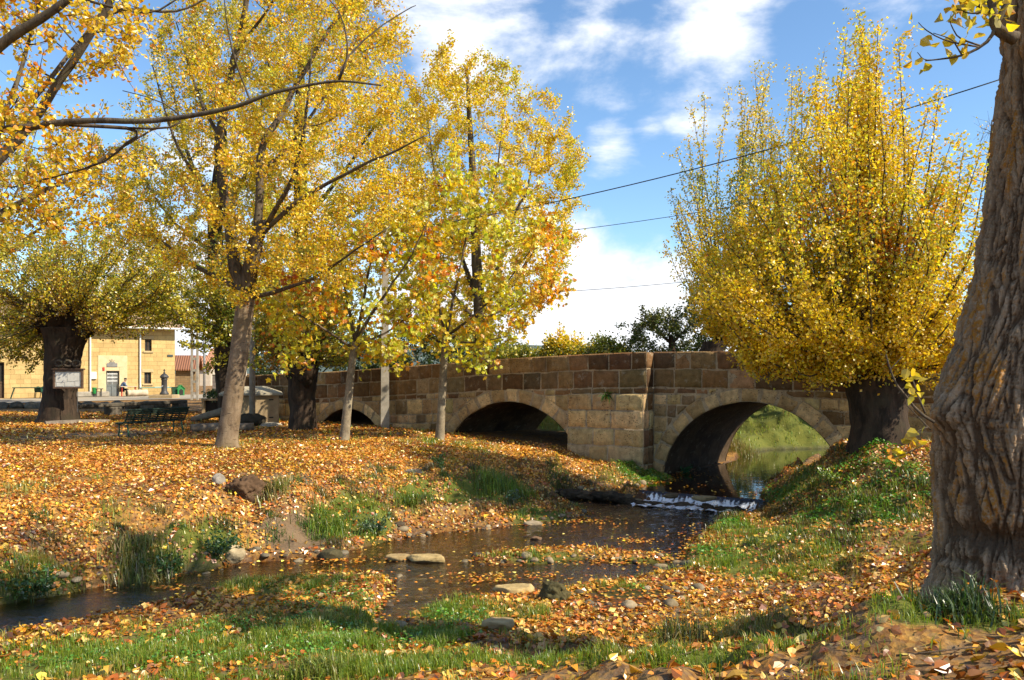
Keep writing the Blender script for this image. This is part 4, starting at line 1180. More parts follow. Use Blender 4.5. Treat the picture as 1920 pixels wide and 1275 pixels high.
rock(468, 800, (.62, .4, .34), 'big rugged black rock lying before the spring house wall', 21, (.055, .045, .03), .1, 0, .25, name='boulder', cat='boulder')
rock(500, 800, (.55, .4, .2), 'pale footing stone under the corner of the spring house', 22, (.42, .38, .31), .1, .5, .4, name='footing_stone')
sb = hit(523, 796)
shp = thing('spring_house', 'square concrete spring house with a pale slab roof beside the trees', 'spring house', sb)
sa = .30; R_ = rotz(sa); W_s, D_s, H_s = 2.0, 1.9, 1.10
b = MB(); b.box((-W_s, 0, -.2), (0, D_s, H_s), bev=.02, R=R_, o=sb); b.build('tank_wall', M_CONC2, shp)
b = MB(); b.box((-W_s - .14, -.14, H_s + .001), (.14, D_s + .14, H_s + .11), bev=.02, R=R_, o=sb); b.add(np.array([(-W_s - .1, -.1, H_s + .112), (.1, -.1, H_s + .112), (.1, D_s + .1, H_s + .112), (-W_s - .1, D_s + .1, H_s + .112), (-W_s + .5, .6, H_s + .34), (-.5, .6, H_s + .34), (-.5, D_s - .6, H_s + .34), (-W_s + .5, D_s - .6, H_s + .34)]) @ R_.T + sb, [(0, 1, 5, 4), (1, 2, 6, 5), (2, 3, 7, 6), (3, 0, 4, 7), (4, 5, 6, 7)])
b.build('slab_roof', simple('pale_slab', (.46, .41, .31), (.33, .29, .21), 2.2, .95, .5, .02), shp)
for zz in (.25, .92):
    b = MB(); b.box((-.36, -.006, zz), (-.2, .05, zz + .05), R=R_, o=sb); b.build('vent_slot', M_DARK, shp)
pp = hit(378, 776); pl = thing('planter_box', 'dark hollow fronted concrete planter with green plants on top', 'planter', pp, .1)
b = MB(); b.box((0, 0, -.1), (.12, .7, .62), bev=.01); b.box((.74, 0, -.1), (.86, .7, .62), bev=.01); b.box((-.02, -.02, .621), (.88, .72, .72), bev=.01); b.build('trough', M_CONC2, pl, local=True)
b = MB(); b.box((.121, .25, -.1), (.739, .3, .62)); b.build('back_panel', M_DARK, pl, local=True)
Pn = rng.normal(0, 1, (700, 3)) * np.array([.22, .16, .12]) + np.array([.45, .3, .9]); Pn = pp + Pn
leaf_mb(Pn, rng.uniform(.05, .1, 700), pick_cols(700, [(.05, .12, .02), (.03, .08, .015), (.09, .15, .03)], [1, 1, .5])).build('plants', leaf_mat('planter_leaf', .4), pl)['kind'] = 'stuff'
bp0 = hit(405, 752, 30, 60); br = thing('brick_pillar', 'tall grey brick gate pillar left of the pale leaning trunk', 'pillar', bp0, .2)
b = MB(); b.box((-.19, -.19, -.2), (.19, .19, 1.62)); b.build('shaft', M_BRICK, br, local=True)
b = MB(); b.box((-.22, -.22, 1.621), (.22, .22, 1.69), bev=.01); b.build('cap', M_CONC, br, local=True)
gt = thing('iron_railing', 'thin dark iron railing to the right of the brick pillar', 'railing', bp0 + np.array([.5, .15, 0]), .2)
b = MB()
for k in range(7): b.tube([(-.2 + k * .16, .1, .05), (-.2 + k * .16, .1, 1.45)], .012, 5)
for zz in (.2, 1.4): b.box((-.28, .085, zz), (.8, .115, zz + .03))
b.build('bars', M_IRON, gt, local=True)
aw = thing('approach_wall', 'low brown sloping wall behind the brick pillar', 'wall', hit(383, 747, 30, 60) + [0, .6, 0], .15)
b = MB(); b.add([(0, 0, -.3), (3.2, 0, -.3), (3.2, 0, 1.05), (1.2, 0, .95), (0, 0, .45), (0, .4, -.3), (3.2, .4, -.3), (3.2, .4, 1.05), (1.2, .4, .95), (0, .4, .45)], [(4, 3, 8, 9), (3, 2, 7, 8), (0, 4, 9, 5), (1, 6, 7, 2)], ngons=[[0, 1, 2, 3, 4], [9, 8, 7, 6, 5]]); b.build('masonry', M_BARN, aw, local=True)

# poles and wires
def pole(label, px, py, Htop, sect, mt, y0=4, y1=75, lattice=False):
    p = hit(px, py, y0, y1) if y1 > y0 else gpt((px - HX) / F * y0, y0); o = thing('utility_pole', label, 'pole', p, .15)
    b = MB()
    if lattice:
        for sx in (-1, 1): b.box((sx * .17 - .06, -.11, -.2), (sx * .17 + .06, .11, Htop))
        for zz in np.arange(.35, Htop, .75): b.box((-.109, -.09, zz), (.109, .09, zz + .16))
    elif sect == 'sq':
        b.add([(-.15, -.13, -.2), (.15, -.13, -.2), (.15, .13, -.2), (-.15, .13, -.2), (-.11, -.09, Htop), (.11, -.09, Htop), (.11, .09, Htop), (-.11, .09, Htop)], [(3, 2, 1, 0), (4, 5, 6, 7), (0, 1, 5, 4), (1, 2, 6, 5), (2, 3, 7, 6), (3, 0, 4, 7)])
    else: b.tube([(0, 0, -.2), (0, 0, Htop)], [sect, sect * .7], 10)
    b.build('shaft', mt, o, local=True, smooth=isinstance(sect, float) and not lattice)
    a = MB(); a.box((-.45, -.035, Htop - .28), (.45, -.0, Htop - .2)) if not lattice else a.box((-.6, -.15, Htop - .4), (.6, -.112, Htop - .3)); a.build('crossarm', M_IRON, o, local=True)
    for sx in (-.38, 0, .38):
        a = MB(); a.lathe([(.035, Htop - .199), (.05, Htop - .14), (.03, Htop - .1), (.045, Htop - .05), (.02, Htop - .02)], o=(sx, -.02, 0), n=8); a.build('insulator', M_WHITE, o, local=True)
    return p


PP = pole('square concrete utility pole standing in front of the bridge by the small arch', 722, 797, 7.1, 'sq', M_CONC, 28.4, 0)
pole('pale round concrete pole in front of the spring house', 473, 800, 6.6, .115, M_CONC)
pole('open latticed concrete pole by the road near the house corner', 365, 750, 7.5, 'x', M_CONC, 40, 60, True)
pole('slim grey steel pole behind the latticed pole', 383, 747, 6.2, .09, M_STEEL, 40, 60)
ptop = PP + np.array([0, 0, 6.95])


def wire(name, label, pts3, r):
    P = []
    for a, b_, sag in pts3:
        for f_ in np.linspace(0, 1, 24): P.append(np.array(a) * (1 - f_) + np.array(b_) * f_ - np.array([0, 0, sag * 4 * f_ * (1 - f_)]))
    tag(MB().tube(np.array(P), r, 5).build(name, simple('cable', (.02, .02, .02), (.03, .03, .03), 5, .6), None, smooth=True), label, 'cable')


wire('overhead_cable', 'thick black overhead cable crossing the sky from the pole to upper right', [(ptop, at(1885, 146, 20), .42), (at(1885, 146, 20), at(3200, -160, 14), .2)], .017)
wire('overhead_cable', 'thinner middle cable crossing the sky below the thick one', [(ptop - [0, 0, .5], at(1870, 285, 22), .45), (at(1870, 285, 22), at(3200, 60, 16), .2)], .010)
wire('overhead_cable', 'faint lowest cable against the white cloud above the bridge', [(ptop - [0, 0, 2.35], at(1300, 527, 30), .12), (at(1300, 527, 30), at(3000, 470, 34), .3)], .010)
# ------------------------------------------------------------------ trees
def bark(name, c1, c2, c3=None, scale=6.0, stretch=.22, bump=.9, dist=.02, marks=None):
    t = NT(name); ob = t.obj(); st = t.mapv(ob, (1, 1, stretch))
    a = t.noise(st, scale, 7, .65, .8); b_ = t.noise(ob, scale * .35, 4, .6); f_ = t.noise(ob, scale * 6, 4, .7)
    c = t.mix(t.ramp(a, [(.38, 0.0), (.60, 1.0)]), c2, c1)
    c = t.mix(.4, c, t.ramp(f_, [(.3, .5), (.7, 1.2)]), 'MULTIPLY')
    if c3: c = t.mix(t.ramp(b_, [(.52, 0.0), (.66, .85)]), c, c3)
    if marks:                                    # dark cross lenticels of pale poplar bark
        mk = t.noise(t.mapv(ob, (1.2, 1.2, 9)), 3.2, 3, .6)
        c = t.mix(t.ramp(mk, [(.60, 0.0), (.66, .85)]), c, marks)
    c = t.mix(1, c, t.attr(), 'MULTIPLY')
    return t.out(t.principled(c, .92, t.bump(t.math('ADD', a, t.math('MULTIPLY', f_, .35)), bump, dist), 0, .2))


B_DARK = bark('dark_bark', (.062, .041, .027), (.02, .014, .01), (.042, .033, .02))
B_BRANCH = bark('branch_bark', (.13, .10, .07), (.05, .038, .028), (.10, .085, .05), 9)
B_POPLAR = bark('poplar_bark', (.25, .185, .12), (.145, .10, .062), (.17, .12, .065), 5, .5, .8, .02, (.05, .035, .024))
B_PLANE = bark('plane_bark', (.27, .22, .15), (.15, .12, .08), (.33, .29, .2), 7, .7, .4, .01)
B_TWIG = bark('twig_bark', (.16, .11, .07), (.08, .055, .035), None, 14)
L_YEL = leaf_mat('yellow_leaves', .58, .05)
YEL, GOLD, OLIVE, GREEN, ORANGE, RUST, LIME = (.84, .60, .03), (.84, .555, .022), (.55, .47, .04), (.20, .25, .025), (.82, .32, .016), (.60, .15, .012), (.62, .62, .05)


def spline(P, n):
    P = np.asarray(P, float)
    if len(P) == 2: return P[0] + (P[1] - P[0]) * np.linspace(0, 1, n)[:, None]
    E = np.vstack([2 * P[0] - P[1], P, 2 * P[-1] - P[-2]])
    u = np.linspace(0, len(P) - 1 - 1e-6, n); k = u.astype(int); f_ = (u - k)[:, None]
    a, b_, c, d = E[k], E[k + 1], E[k + 2], E[k + 3]
    return .5 * (2 * b_ + (c - a) * f_ + (2 * a - 5 * b_ + 4 * c - d) * f_ ** 2 + (3 * b_ - a - 3 * c + d) * f_ ** 3)


class Tree:
    def __init__(s, name, label, base, cat='tree', group=None):
        s.root = thing(name, label, cat, base, 0.0, group)
        s.base = np.array(base, float)
        s.trunk, s.br, s.tw = MB(), MB(), MB()
        s.np_, s.nr = [], []
        s.LP = []

    def nodes(s, P, r):
        s.np_.append(np.asarray(P)); s.nr.append(np.broadcast_to(np.asarray(r, float), (len(P),)))

    def limb(s, P, r0, r1, mb=None, n=None, sides=9, wob=.04, reg=True, power=1.0):
        n = n or max(8, int(np.linalg.norm(np.diff(P, axis=0), axis=1).sum() / .28))
        Q = spline(P, n)
        L = np.linalg.norm(np.diff(P, axis=0), axis=1).sum()
        e = np.sin(np.linspace(0, math.pi, n))[:, None]
        Q = Q + e * wob * L * .5 * np.stack([fbm(np.c_[Q[:, :1] * 0 + rng.uniform(0, 99), Q[:, 2:] * .9, Q[:, :1] * .9], k, 2) for k in (1, 2, 3)], 1)
        f_ = np.linspace(0, 1, n) ** power
        r = r0 * (1 - f_) + r1 * f_
        (mb or s.br).tube(Q, r * (1 + .05 * np.sin(np.arange(n) * 2.1 + rng.uniform(0, 6))), sides)
        if reg: s.nodes(Q, r)
        return Q, r

    def fill(s, C, r0=.022, leaves=30, spread=.30, up=.5, twigs=3, maxlen=3.0, bare=0.0):
        """grow a branch out to every point of the crown volume from the nearest wood below it"""
        C = np.asarray(C)
        NP = np.concatenate(s.np_); NR = np.concatenate(s.nr)
        d0 = np.array([np.min(np.linalg.norm(NP - c, axis=1)) for c in C])
        for c in C[np.argsort(d0)]:
            dv = c - NP; d = np.linalg.norm(dv, axis=1)
            cost = d + up * np.maximum(0, .35 * d - dv[:, 2]) * 2 + .25 * (NR > .12) * 1.0
            k = int(np.argmin(cost)); a = NP[k]
            L = d[k]
            if L < .08: continue
            mid = (a + c) / 2 + np.array([0, 0, -.10 * L if c[2] > a[2] else .16 * L]) + rng.normal(0, .05 * L, 3)
            n = max(4, min(12, int(L / .25)))
            Q = spline([a, mid, c], n)
            ra = min(NR[k] * .55, r0 * (.55 + .35 * L)); r = np.linspace(max(ra, .007), .005, n)
            s.br.tube(Q, r, 5 if ra > .02 else 4, cap=False)
            NP = np.concatenate([NP, Q[1:]]); NR = np.concatenate([NR, r[1:]])
            m = Q[int(n * .35):]
            for _ in range(twigs):
                p = m[rng.integers(len(m))]; dr = (c - a) / L + rng.normal(0, .65, 3) + np.array([0, 0, .25]); dr /= np.linalg.norm(dr)
                tl = rng.uniform(.4, 1.2) * spread * 1.6
                e = p + dr * tl; mm = p + dr * tl * .5 + np.array([0, 0, -.05 * tl])
                s.tw.tube([p, mm, e], [.006, .005, .003], 3, cap=False)
                if rng.uniform() > bare:
                    kq = max(1, int(leaves / (twigs + 1)))
                    s.LP.append(p + (e - p) * rng.uniform(.15, 1.1, (kq, 1)) + rng.normal(0, spread * .28, (kq, 3)))
            if rng.uniform() > bare:
                kq = max(1, int(leaves / (twigs + 1)))
                s.LP.append(m[rng.integers(0, len(m), kq)] + rng.normal(0, spread * .38, (kq, 3)))

    def shoot(s, a, c, bend, r0, leaf_n, twig_step=.28, tw_len=.5, spread=.09, t0=.12, side=True):
        """a straight pollard shoot: leaves all along it and on short side twigs"""
        L = np.linalg.norm(c - a)
        Q = spline([a, (a + c) / 2 + bend, c], max(6, int(L / .3)))
        s.br.tube(Q, np.linspace(r0, .006, len(Q)), 5, cap=False)
        dr = np.gradient(Q, axis=0); dr /= np.linalg.norm(dr, axis=1, keepdims=True)
        LP = []
        if side:
            for u in np.arange(t0 * L, L * .98, twig_step):
                k = min(len(Q) - 1, int(u / L * len(Q)))
                v = dr[k] + rng.normal(0, .55, 3); v[2] += .12; v /= np.linalg.norm(v)
                tl = tw_len * rng.uniform(.4, 1.3) * (1.15 - .75 * u / L)
                e = Q[k] + v * tl
                s.tw.tube([Q[k], e], [.006, .003], 3, cap=False)
                LP.append(np.linspace(Q[k], e, 5))
        LP.append(Q[int(t0 * len(Q)):])
        LP = np.concatenate(LP)
        s.LP.append(LP[rng.integers(0, len(LP), leaf_n)] + rng.normal(0, spread, (leaf_n, 3)))

    def finish(s, trunk_mat, size, palette, weights, tmpl=LEAF_Q, mat=None, fscale=.5, seed=3, br_mat=None, thin=None, hue=None):
        if s.trunk.n: s.trunk.build('trunk', trunk_mat, s.root, smooth=True)
        if s.br.n:
            if s.tw.n:
                s.br.v += s.tw.v; s.br.c += s.tw.c
                s.br.q += [q_ + s.br.n for q_ in s.tw.q]; s.br.t += [q_ + s.br.n for q_ in s.tw.t]; s.br.n += s.tw.n
            s.br.build('branches', br_mat or B_BRANCH, s.root, smooth=True)
        if s.LP:
            P = np.concatenate(s.LP)
            if thin is not None: P = P[rng.uniform(0, 1, len(P)) < thin(P)]
            cols = pick_cols(len(P), palette, weights, .2, P, fscale, seed)
            if hue is not None: cols = hue(P, cols)
            leaf_mb(P, rng.uniform(size[0], size[1], len(P)), cols, tmpl).build('crown', mat or L_YEL, s.root)
        return s.root


def inpoly(x, y, poly):
    ins = np.zeros(len(x), bool); P = np.asarray(poly, float)
    for a, b_ in zip(P, np.roll(P, -1, 0)):
        ins ^= ((a[1] > y) != (b_[1] > y)) & (x < (b_[0] - a[0]) * (y - a[1]) / (b_[1] - a[1] + 1e-12) + a[0])
    return ins


def crown_pts(poly, Y, half, n, edge=0.0):
    """points through a crown whose outline at distance Y is surveyed; half = its half depth in metres"""
    P = np.asarray(poly, float); lo, hi = P.min(0), P.max(0); out = []
    while len(out) < n:
        xy = rng.uniform(lo, hi, (n * 3, 2)); k = inpoly(xy[:, 0], xy[:, 1], poly); xy = xy[k]
        if not len(xy): continue
        D = np.maximum(.15, np.minimum(1, np.abs(sdist(xy[:, 0], xy[:, 1], P)) / (.42 * min(hi - lo))))
        if edge: kk = rng.uniform(0, 1, len(D)) < 1 - edge * (D - .2); xy, D = xy[kk], D[kk]
        h_ = half * np.sqrt(np.clip(1 - (1 - D) ** 2, 0, 1))
        y = Y + h_ * rng.uniform(-1, 1, len(D))
        out += [((p[0] - HX) / F * Y, yy, ZC - (p[1] - HY) / F * Y) for p, yy in zip(xy, y)]
    return np.array(out[:n])


def px_limb(P, Y):
    return np.array([at(p[0], p[1], Y + (p[2] if len(p) > 2 else 0)) for p in P])


def gnarl(mb, P, r, sides=40, amp=.12, freq=2.2, seed=1, flare=0.0, sub=.07, ridge=0.0, col=None):
    """a thick rugged trunk: rings along P with lumps and ridges pushed out of them"""
    L = np.linalg.norm(np.diff(P, axis=0), axis=1).sum(); n = max(10, int(L / sub))
    Q = spline(P, n); rr = np.interp(np.linspace(0, 1, n), np.linspace(0, 1, len(r)), r)
    th = np.arange(sides) * 2 * math.pi / sides
    D = np.stack([np.cos(th), np.sin(th), 0 * th], 1)
    S = Q[:, None, :] + rr[:, None, None] * D[None]
    q_ = S.reshape(-1, 3) * freq
    nz_ = fbm(q_ + seed * 13, seed, 4).reshape(n, sides)
    off = amp * nz_
    if ridge:
        w_ = S.reshape(-1, 3) * np.array([7, 7, 1.2]) + .5 * np.stack([vnoise(q_ * 1.2, seed + 4)] * 3, 1)
        off = off + ridge * (1 - np.abs(fbm(w_, seed + 9, 3)) * 2.4).reshape(n, sides)
    if flare:
        hgt = np.linspace(0, L, n)
        lob = .55 + .45 * np.sin(th * 5 + seed) * np.sin(th * 2 + 1.3)
        off = off + flare * np.exp(-hgt / .35)[:, None] * lob[None]
    V = Q[:, None, :] + (rr[:, None] * (1 + off))[:, :, None] * D[None]
    i = np.arange(n - 1)[:, None] * sides; j = np.arange(sides)[None, :]; k = (j + 1) % sides
    mb.add(V.reshape(-1, 3), np.stack([i + j, i + k, i + sides + k, i + sides + j], -1).reshape(-1, 4), ngons=[list(range((n - 1) * sides, n * sides))], col=col)
    return Q, rr


# --- pollards: thick trunk, black knobbly head, a fan of straight shoots
def pollard(name, label, base_px, Y, trunk_px, trunk_r, head_px, head_r, poly, half, nshoot, leaf_n, size, pal, wts, seed=1, low=None, tw=.5, base=None, mat=None, thin=None, shoot_r=(.012, .03), spread=.09, group=None, trunk_mat=None, extra=None):
    b0 = hit(*base_px) if base is None else base
    Y = b0[1] if Y is None else Y
    T = Tree(name, label, b0, group=group)
    P = [b0 - [0, 0, .25]] + [at(x, y, Y) for x, y in trunk_px]
    P[0][1] = Y
    gnarl(T.trunk, np.array(P), trunk_r, 36, .16, 2.0, seed, .35)
    hc = at(*head_px, Y)
    g = np.random.default_rng(seed)
    for k in range(9):                           # swollen pollard knuckles
        o_ = g.normal(0, 1, 3); o_ /= np.linalg.norm(o_); o_[2] *= .8
        c = hc + o_ * np.array(head_r) * .55
        rock_mb(T.trunk, c, np.array(head_r) * g.uniform(.42, .62), seed * 31 + k, (.55, .5, .45), g.uniform(0, 3), 0, 3)
    rock_mb(T.trunk, hc, np.array(head_r) * .85, seed * 31 + 20, (.6, .55, .5), 0, 0, 3)
    C = crown_pts(poly, Y, half, nshoot, .75)
    if extra: C = np.concatenate([C, crown_pts(extra[0], Y, extra[1], extra[2])])
    for c in C:
        v = c - hc; L = np.linalg.norm(v)
        if L < .6: continue
        d = v / L
        a = hc + d * np.array(head_r) * .8 + rng.normal(0, .06, 3)
        out = np.array([d[0], d[1], 0]) * .07 * L + np.array([0, 0, -.10 * L * (1 - abs(d[2]))]) + rng.normal(0, .045 * L, 3)
        T.shoot(a, c, out, rng.uniform(*shoot_r) * min(1.3, .5 + L / 6), int(leaf_n * L), tw_len=tw, spread=spread)
    if low is not None:
        T.nodes(np.array([hc, hc + [0, 0, .2]]), .1)
        T.fill(crown_pts(low[0], Y, low[1], low[2]), leaves=low[3], spread=.20)
    return T.finish(trunk_mat or B_DARK, size, pal, wts, thin=thin, seed=seed, mat=mat)


RP = [(1400, 680), (1325, 640), (1285, 560), (1290, 460), (1335, 380), (1400, 330), (1450, 270), (1490, 230), (1505, 120), (1525, 110), (1555, 220), (1590, 190), (1605, 60), (1622, 5), (1650, 50), (1680, 120), (1700, 180), (1745, 190), (1770, 260), (1815, 310), (1850, 420), (1850, 520), (1840, 600), (1810, 670), (1700, 695), (1560, 690), (1450, 692)]
pollard('pollard_poplar', 'broad golden pollard with a black stump on the mound by the right arch', (1650, 836), 17.0, [(1648, 800), (1645, 745), (1640, 700)], [.62, .55, .60, .72], (1640, 700), (.95, .7, .42), RP, 2.8, 235, 145, (.05, .082), [YEL, GOLD, LIME, OLIVE, ORANGE], [.46, .27, .12, .12, .03], 2,
        low=([(1360, 630), (1400, 680), (1480, 696), (1560, 694), (1700, 700), (1790, 680), (1760, 600), (1600, 620)], 1.6, 190, 105), shoot_r=(.016, .036), extra=([(1585, 260), (1600, 90), (1618, -10), (1640, 10), (1665, 110), (1690, 260)], .5, 9), base=np.array([*at(1650, 836, 17.0)[:2], float(ground(at(1650, 836, 17)[0], 17.0))]))
BRP = [(1350, 640), (1300, 560), (1225, 430), (1215, 390), (1260, 390), (1232, 300), (1290, 300), (1285, 200), (1325, 105), (1360, 200), (1400, 105), (1440, 150), (1480, 105), (1530, 85), (1570, 300), (1450, 560), (1400, 650)]
pollard('pollard_poplar', 'sparse pollard with bare tips behind the bridge, left of the golden pollard', (1320, 690), 28.6, [(1325, 690), (1345, 640)], [.4, .4, .5], (1360, 610), (.75, .6, .75), BRP, 3.0, 110, 60, (.065, .10), [YEL, GOLD, OLIVE, GREEN], [.4, .2, .3, .1], 3, base=gpt(6.9, 28.6), tw=.7)
LP_ = [(-60, 690), (-70, 560), (-20, 470), (60, 430), (130, 400), (220, 390), (300, 420), (380, 480), (400, 530), (370, 565), (290, 598), (200, 640), (170, 600), (70, 615), (30, 690)]
pollard('pollard_tree', 'massive dark pollard carrying a framed notice board at the left', (108, 792), None, [(112, 745), (116, 700), (120, 655), (124, 615)], [.72, .62, .58, .68, .9], (124, 600), (1.25, 1.0, .95), LP_, 4.2, 190, 58, (.075, .115), [OLIVE, GREEN, YEL, (.32, .20, .03)], [.42, .16, .22, .20], 4, tw=.6)
DP = [(475, 690), (465, 560), (500, 470), (560, 420), (620, 460), (670, 560), (690, 650), (645, 690), (610, 630), (530, 625), (510, 690)]
pollard('pollard_tree', 'dark pollard with a swollen black head and stout bare trunk before the bridge', (568, 806), None, [(568, 770), (566, 740), (570, 690)], [.46, .42, .44, .52], (570, 690), (.66, .55, .85), DP, 2.6, 100, 60, (.08, .125), [OLIVE, GREEN, (.30, .20, .03), ORANGE], [.4, .3, .18, .12], 5, tw=.5)
KP = [(345, 640), (300, 540), (340, 470), (420, 450), (510, 480), (560, 560), (540, 650), (470, 700), (380, 690)]
pollard('pollard_tree', 'shadowy pollard half hidden behind the pale leaning trunk', (430, 770), 32.0, [(424, 735), (420, 690), (432, 650)], [.36, .34, .36, .5], (462, 640), (.95, .7, .6), KP, 2.6, 95, 60, (.09, .135), [OLIVE, GREEN, (.25, .18, .03)], [.45, .4, .15], 6, base=gpt(at(430, 700, 32)[0], 32.0), tw=.6)

# notice board hung on the big pollard
nb = at(128, 711, hit(108, 792)[1] - .95)
nbt = thing('notice_board', 'brown framed notice board with grey sheets hung on the pollard trunk', 'notice board', nb, .06)
w_, h_ = .55, .36
b = MB()
for lo, hi in (((-w_, -.05, -h_), (-w_ + .07, .05, h_)), ((w_ - .07, -.05, -h_), (w_, .05, h_)), ((-w_ + .071, -.05, h_ - .07), (w_ - .071, .05, h_)), ((-w_ + .071, -.05, -h_), (w_ - .071, .05, -h_ + .07))): b.box(lo, hi, bev=.008)
b.box((-w_ - .05, -.08, h_ + .001), (w_ + .05, .08, h_ + .05), bev=.01)
b.build('frame', M_FRAME, nbt, local=True)
b = MB(); b.box((-w_ + .06, -.01, -h_ + .06), (w_ - .06, .02, h_ - .06)); b.build('backing', M_PAPER, nbt, local=True)
b = MB()
for x, z_, a, c in ((-.25, .06, .2, .17), (.2, .08, .22, .16), (-.3, -.2, .13, .07), (.05, -.18, .18, .08), (.36, -.16, .1, .1)): b.box((x - a, -.02, z_ - c), (x + a, -.014, z_ + c))
b.build('sheets', simple('old_sheets', (.66, .64, .58), (.56, .54, .48), 4, .8, .05), nbt, local=True)
b = MB()
for k, x in enumerate((-.33, .0, .31)):
    a = np.linspace(0, 2 * math.pi, 13); b.tube(np.stack([x + .13 * np.cos(a), -.03 + 0 * a, h_ + .24 + .11 * np.sin(a)], 1), .045, 7)
b.build('carved_crest', B_BRANCH, nbt, local=True, smooth=True)
b = MB(); b.tube([(w_ - .2, 0, -h_), (w_ - .2, -.02, -h_ - .9)], .012, 5); b.build('prop', M_IRON, nbt, local=True)

# --- the pale leaning poplar in the middle ground
b0 = hit(425, 838); Y = b0[1]
T = Tree('grey_poplar', 'tall golden poplar with a pale leaning trunk right of the bench', b0)
P = px_limb([(424, 848), (426, 825), (432, 780), (445, 690), (456, 600), (463, 545)], Y)
Q, rr = gnarl(T.trunk, P, [.34, .28, .255, .245, .235, .23], 30, .05, 3.2, 7, .25); T.nodes(Q[-6:], .2)
for L_, r0, r1 in [
    ([(463, 552), (440, 500), (425, 430, .3), (416, 350, .5), (414, 250, .6), (425, 160, .7), (445, 70, .8), (465, -20, .8), (480, -150, .9)], .19, .05),
    ([(463, 550), (472, 490, -.2), (483, 440, -.4), (500, 420, -.5)], .22, .16),
    ([(483, 442, -.4), (530, 400, -.7), (600, 350, -1), (718, 292, -1.5), (795, 255, -1.9)], .08, .015),
    ([(483, 446, -.4), (486, 380, -.3), (490, 300, -.2), (515, 230, 0), (545, 180, .2), (600, 80, .4), (660, 5, .6), (710, -80, .8)], .12, .03),
    ([(462, 560), (520, 547, -.5), (570, 530, -.9), (650, 480, -1.4), (730, 425, -1.8)], .07, .012),
    ([(456, 545), (400, 520, .3), (330, 475, .6), (270, 425, .9), (228, 365, 1.1)], .085, .015),
    ([(420, 400, .5), (370, 330, .2), (320, 240, 0), (285, 120, -.2)], .06, .015),
    ([(414, 260, .6), (360, 150, .9), (330, 40, 1.2)], .06, .015),
    ([(490, 320, -.2), (560, 255, .6), (640, 130, 1.2), (690, 30, 1.5)], .06, .015),
    ([(440, 100, .8), (500, 20, 0), (560, -70, -.6)], .05, .015),
    ([(500, 424, -.5), (545, 330, -1.4), (575, 210, -1.8), (585, 90, -2.0)], .07, .015)]:
    T.limb(px_limb(L_, Y), r0, r1)
GP = [(232, 470), (228, 370), (300, 260), (340, 100), (350, -90), (520, -160), (720, -120), (755, 60), (800, 250), (760, 430), (650, 530), (500, 570), (380, 545)]
T.fill(crown_pts(GP, Y, 3.2, 520, .3), leaves=105, spread=.29, up=.6, twigs=4)
T.finish(B_POPLAR, (.056, .092), [GOLD, YEL, ORANGE, OLIVE], [.42, .38, .07, .13], seed=8)

# --- two young plane trees
def plane(label, base, trunk, limbs, poly, half, n, lv, pal, w_, seed, hue=None):
    b0 = hit(*base); Y = b0[1]
    T = Tree('plane_tree', label, b0)
    P = px_limb(trunk, Y); Q, rr = gnarl(T.trunk, P, [.145, .125, .115, .105, .095], 20, .06, 4, seed, .2); T.nodes(Q[-5:], .08)
    for L_, r0, r1 in limbs: T.limb(px_limb(L_, Y), r0, r1, sides=7)
    T.fill(crown_pts(poly, Y, half, n, .2), leaves=lv, spread=.34, up=.5, twigs=3, r0=.016)
    return T.finish(B_PLANE, (.11, .19), pal, w_, LEAF_M, seed=seed, fscale=.8, hue=hue)


def reds(px0, Y):                               # the outer leaves on the right have turned red
    def f_(P, c):
        k = sstep(0, 90, (P[:, 0] / P[:, 1] * F + HX) - px0) * (rng.uniform(0, 1, len(P)) < .45)
        return c * (1 - k[:, None]) + np.array(ORANGE) * np.exp(rng.normal(0, .3, (len(P), 1))) * k[:, None]
    return f_


plane('young plane tree with a thin leaning trunk in front of the small arch', (645, 827), [(645, 832), (650, 780), (656, 720), (662, 665), (667, 640)],
      [([(667, 645), (655, 590, .4), (640, 520, .7), (625, 450, .9)], .06, .012), ([(667, 642), (700, 585, -.3), (760, 500, -.6), (805, 410, -.8)], .06, .012), ([(667, 640), (685, 560, .3), (700, 470, .2), (712, 390, 0)], .06, .012), ([(664, 655), (620, 625, -.6), (560, 590, -1.0), (515, 560, -1.3)], .045, .01), ([(668, 650), (730, 620, .6), (790, 570, 1)], .045, .01)],
      [(488, 610), (505, 530), (560, 480), (600, 440), (660, 390), (740, 365), (810, 400), (835, 500), (810, 600), (740, 690), (690, 680), (640, 640), (560, 690), (505, 650)], 1.9, 180, 26, [LIME, OLIVE, YEL, ORANGE, RUST], [.36, .24, .22, .14, .04], 9)
plane('young plane tree with red tinged leaves beside the middle arch', (825, 826), [(824, 832), (827, 780), (830, 720), (833, 665), (836, 630)],
      [([(836, 636), (850, 560, .3), (870, 470, .5), (885, 380, .6)], .055, .012), ([(836, 634), (820, 560, -.3), (800, 480, -.5), (795, 420, -.6)], .05, .012), ([(836, 632), (880, 600, -.4), (940, 540, -.7), (1010, 450, -.9)], .05, .012), ([(838, 640), (900, 605, .5), (960, 570, .8), (1040, 520, 1)], .04, .01), ([(836, 650), (790, 620, .5), (760, 590, .8)], .04, .01), ([(838, 640), (900, 640, -.8), (970, 625, -1.1)], .035, .008)],
      [(745, 690), (750, 560), (770, 440), (820, 340), (880, 300), (960, 330), (1030, 380), (1070, 440), (1060, 550), (1000, 600), (940, 650), (905, 715), (860, 690), (800, 680)], 1.9, 200, 26, [LIME, YEL, GOLD, ORANGE, OLIVE], [.36, .32, .12, .08, .12], 10, reds(960, 0))


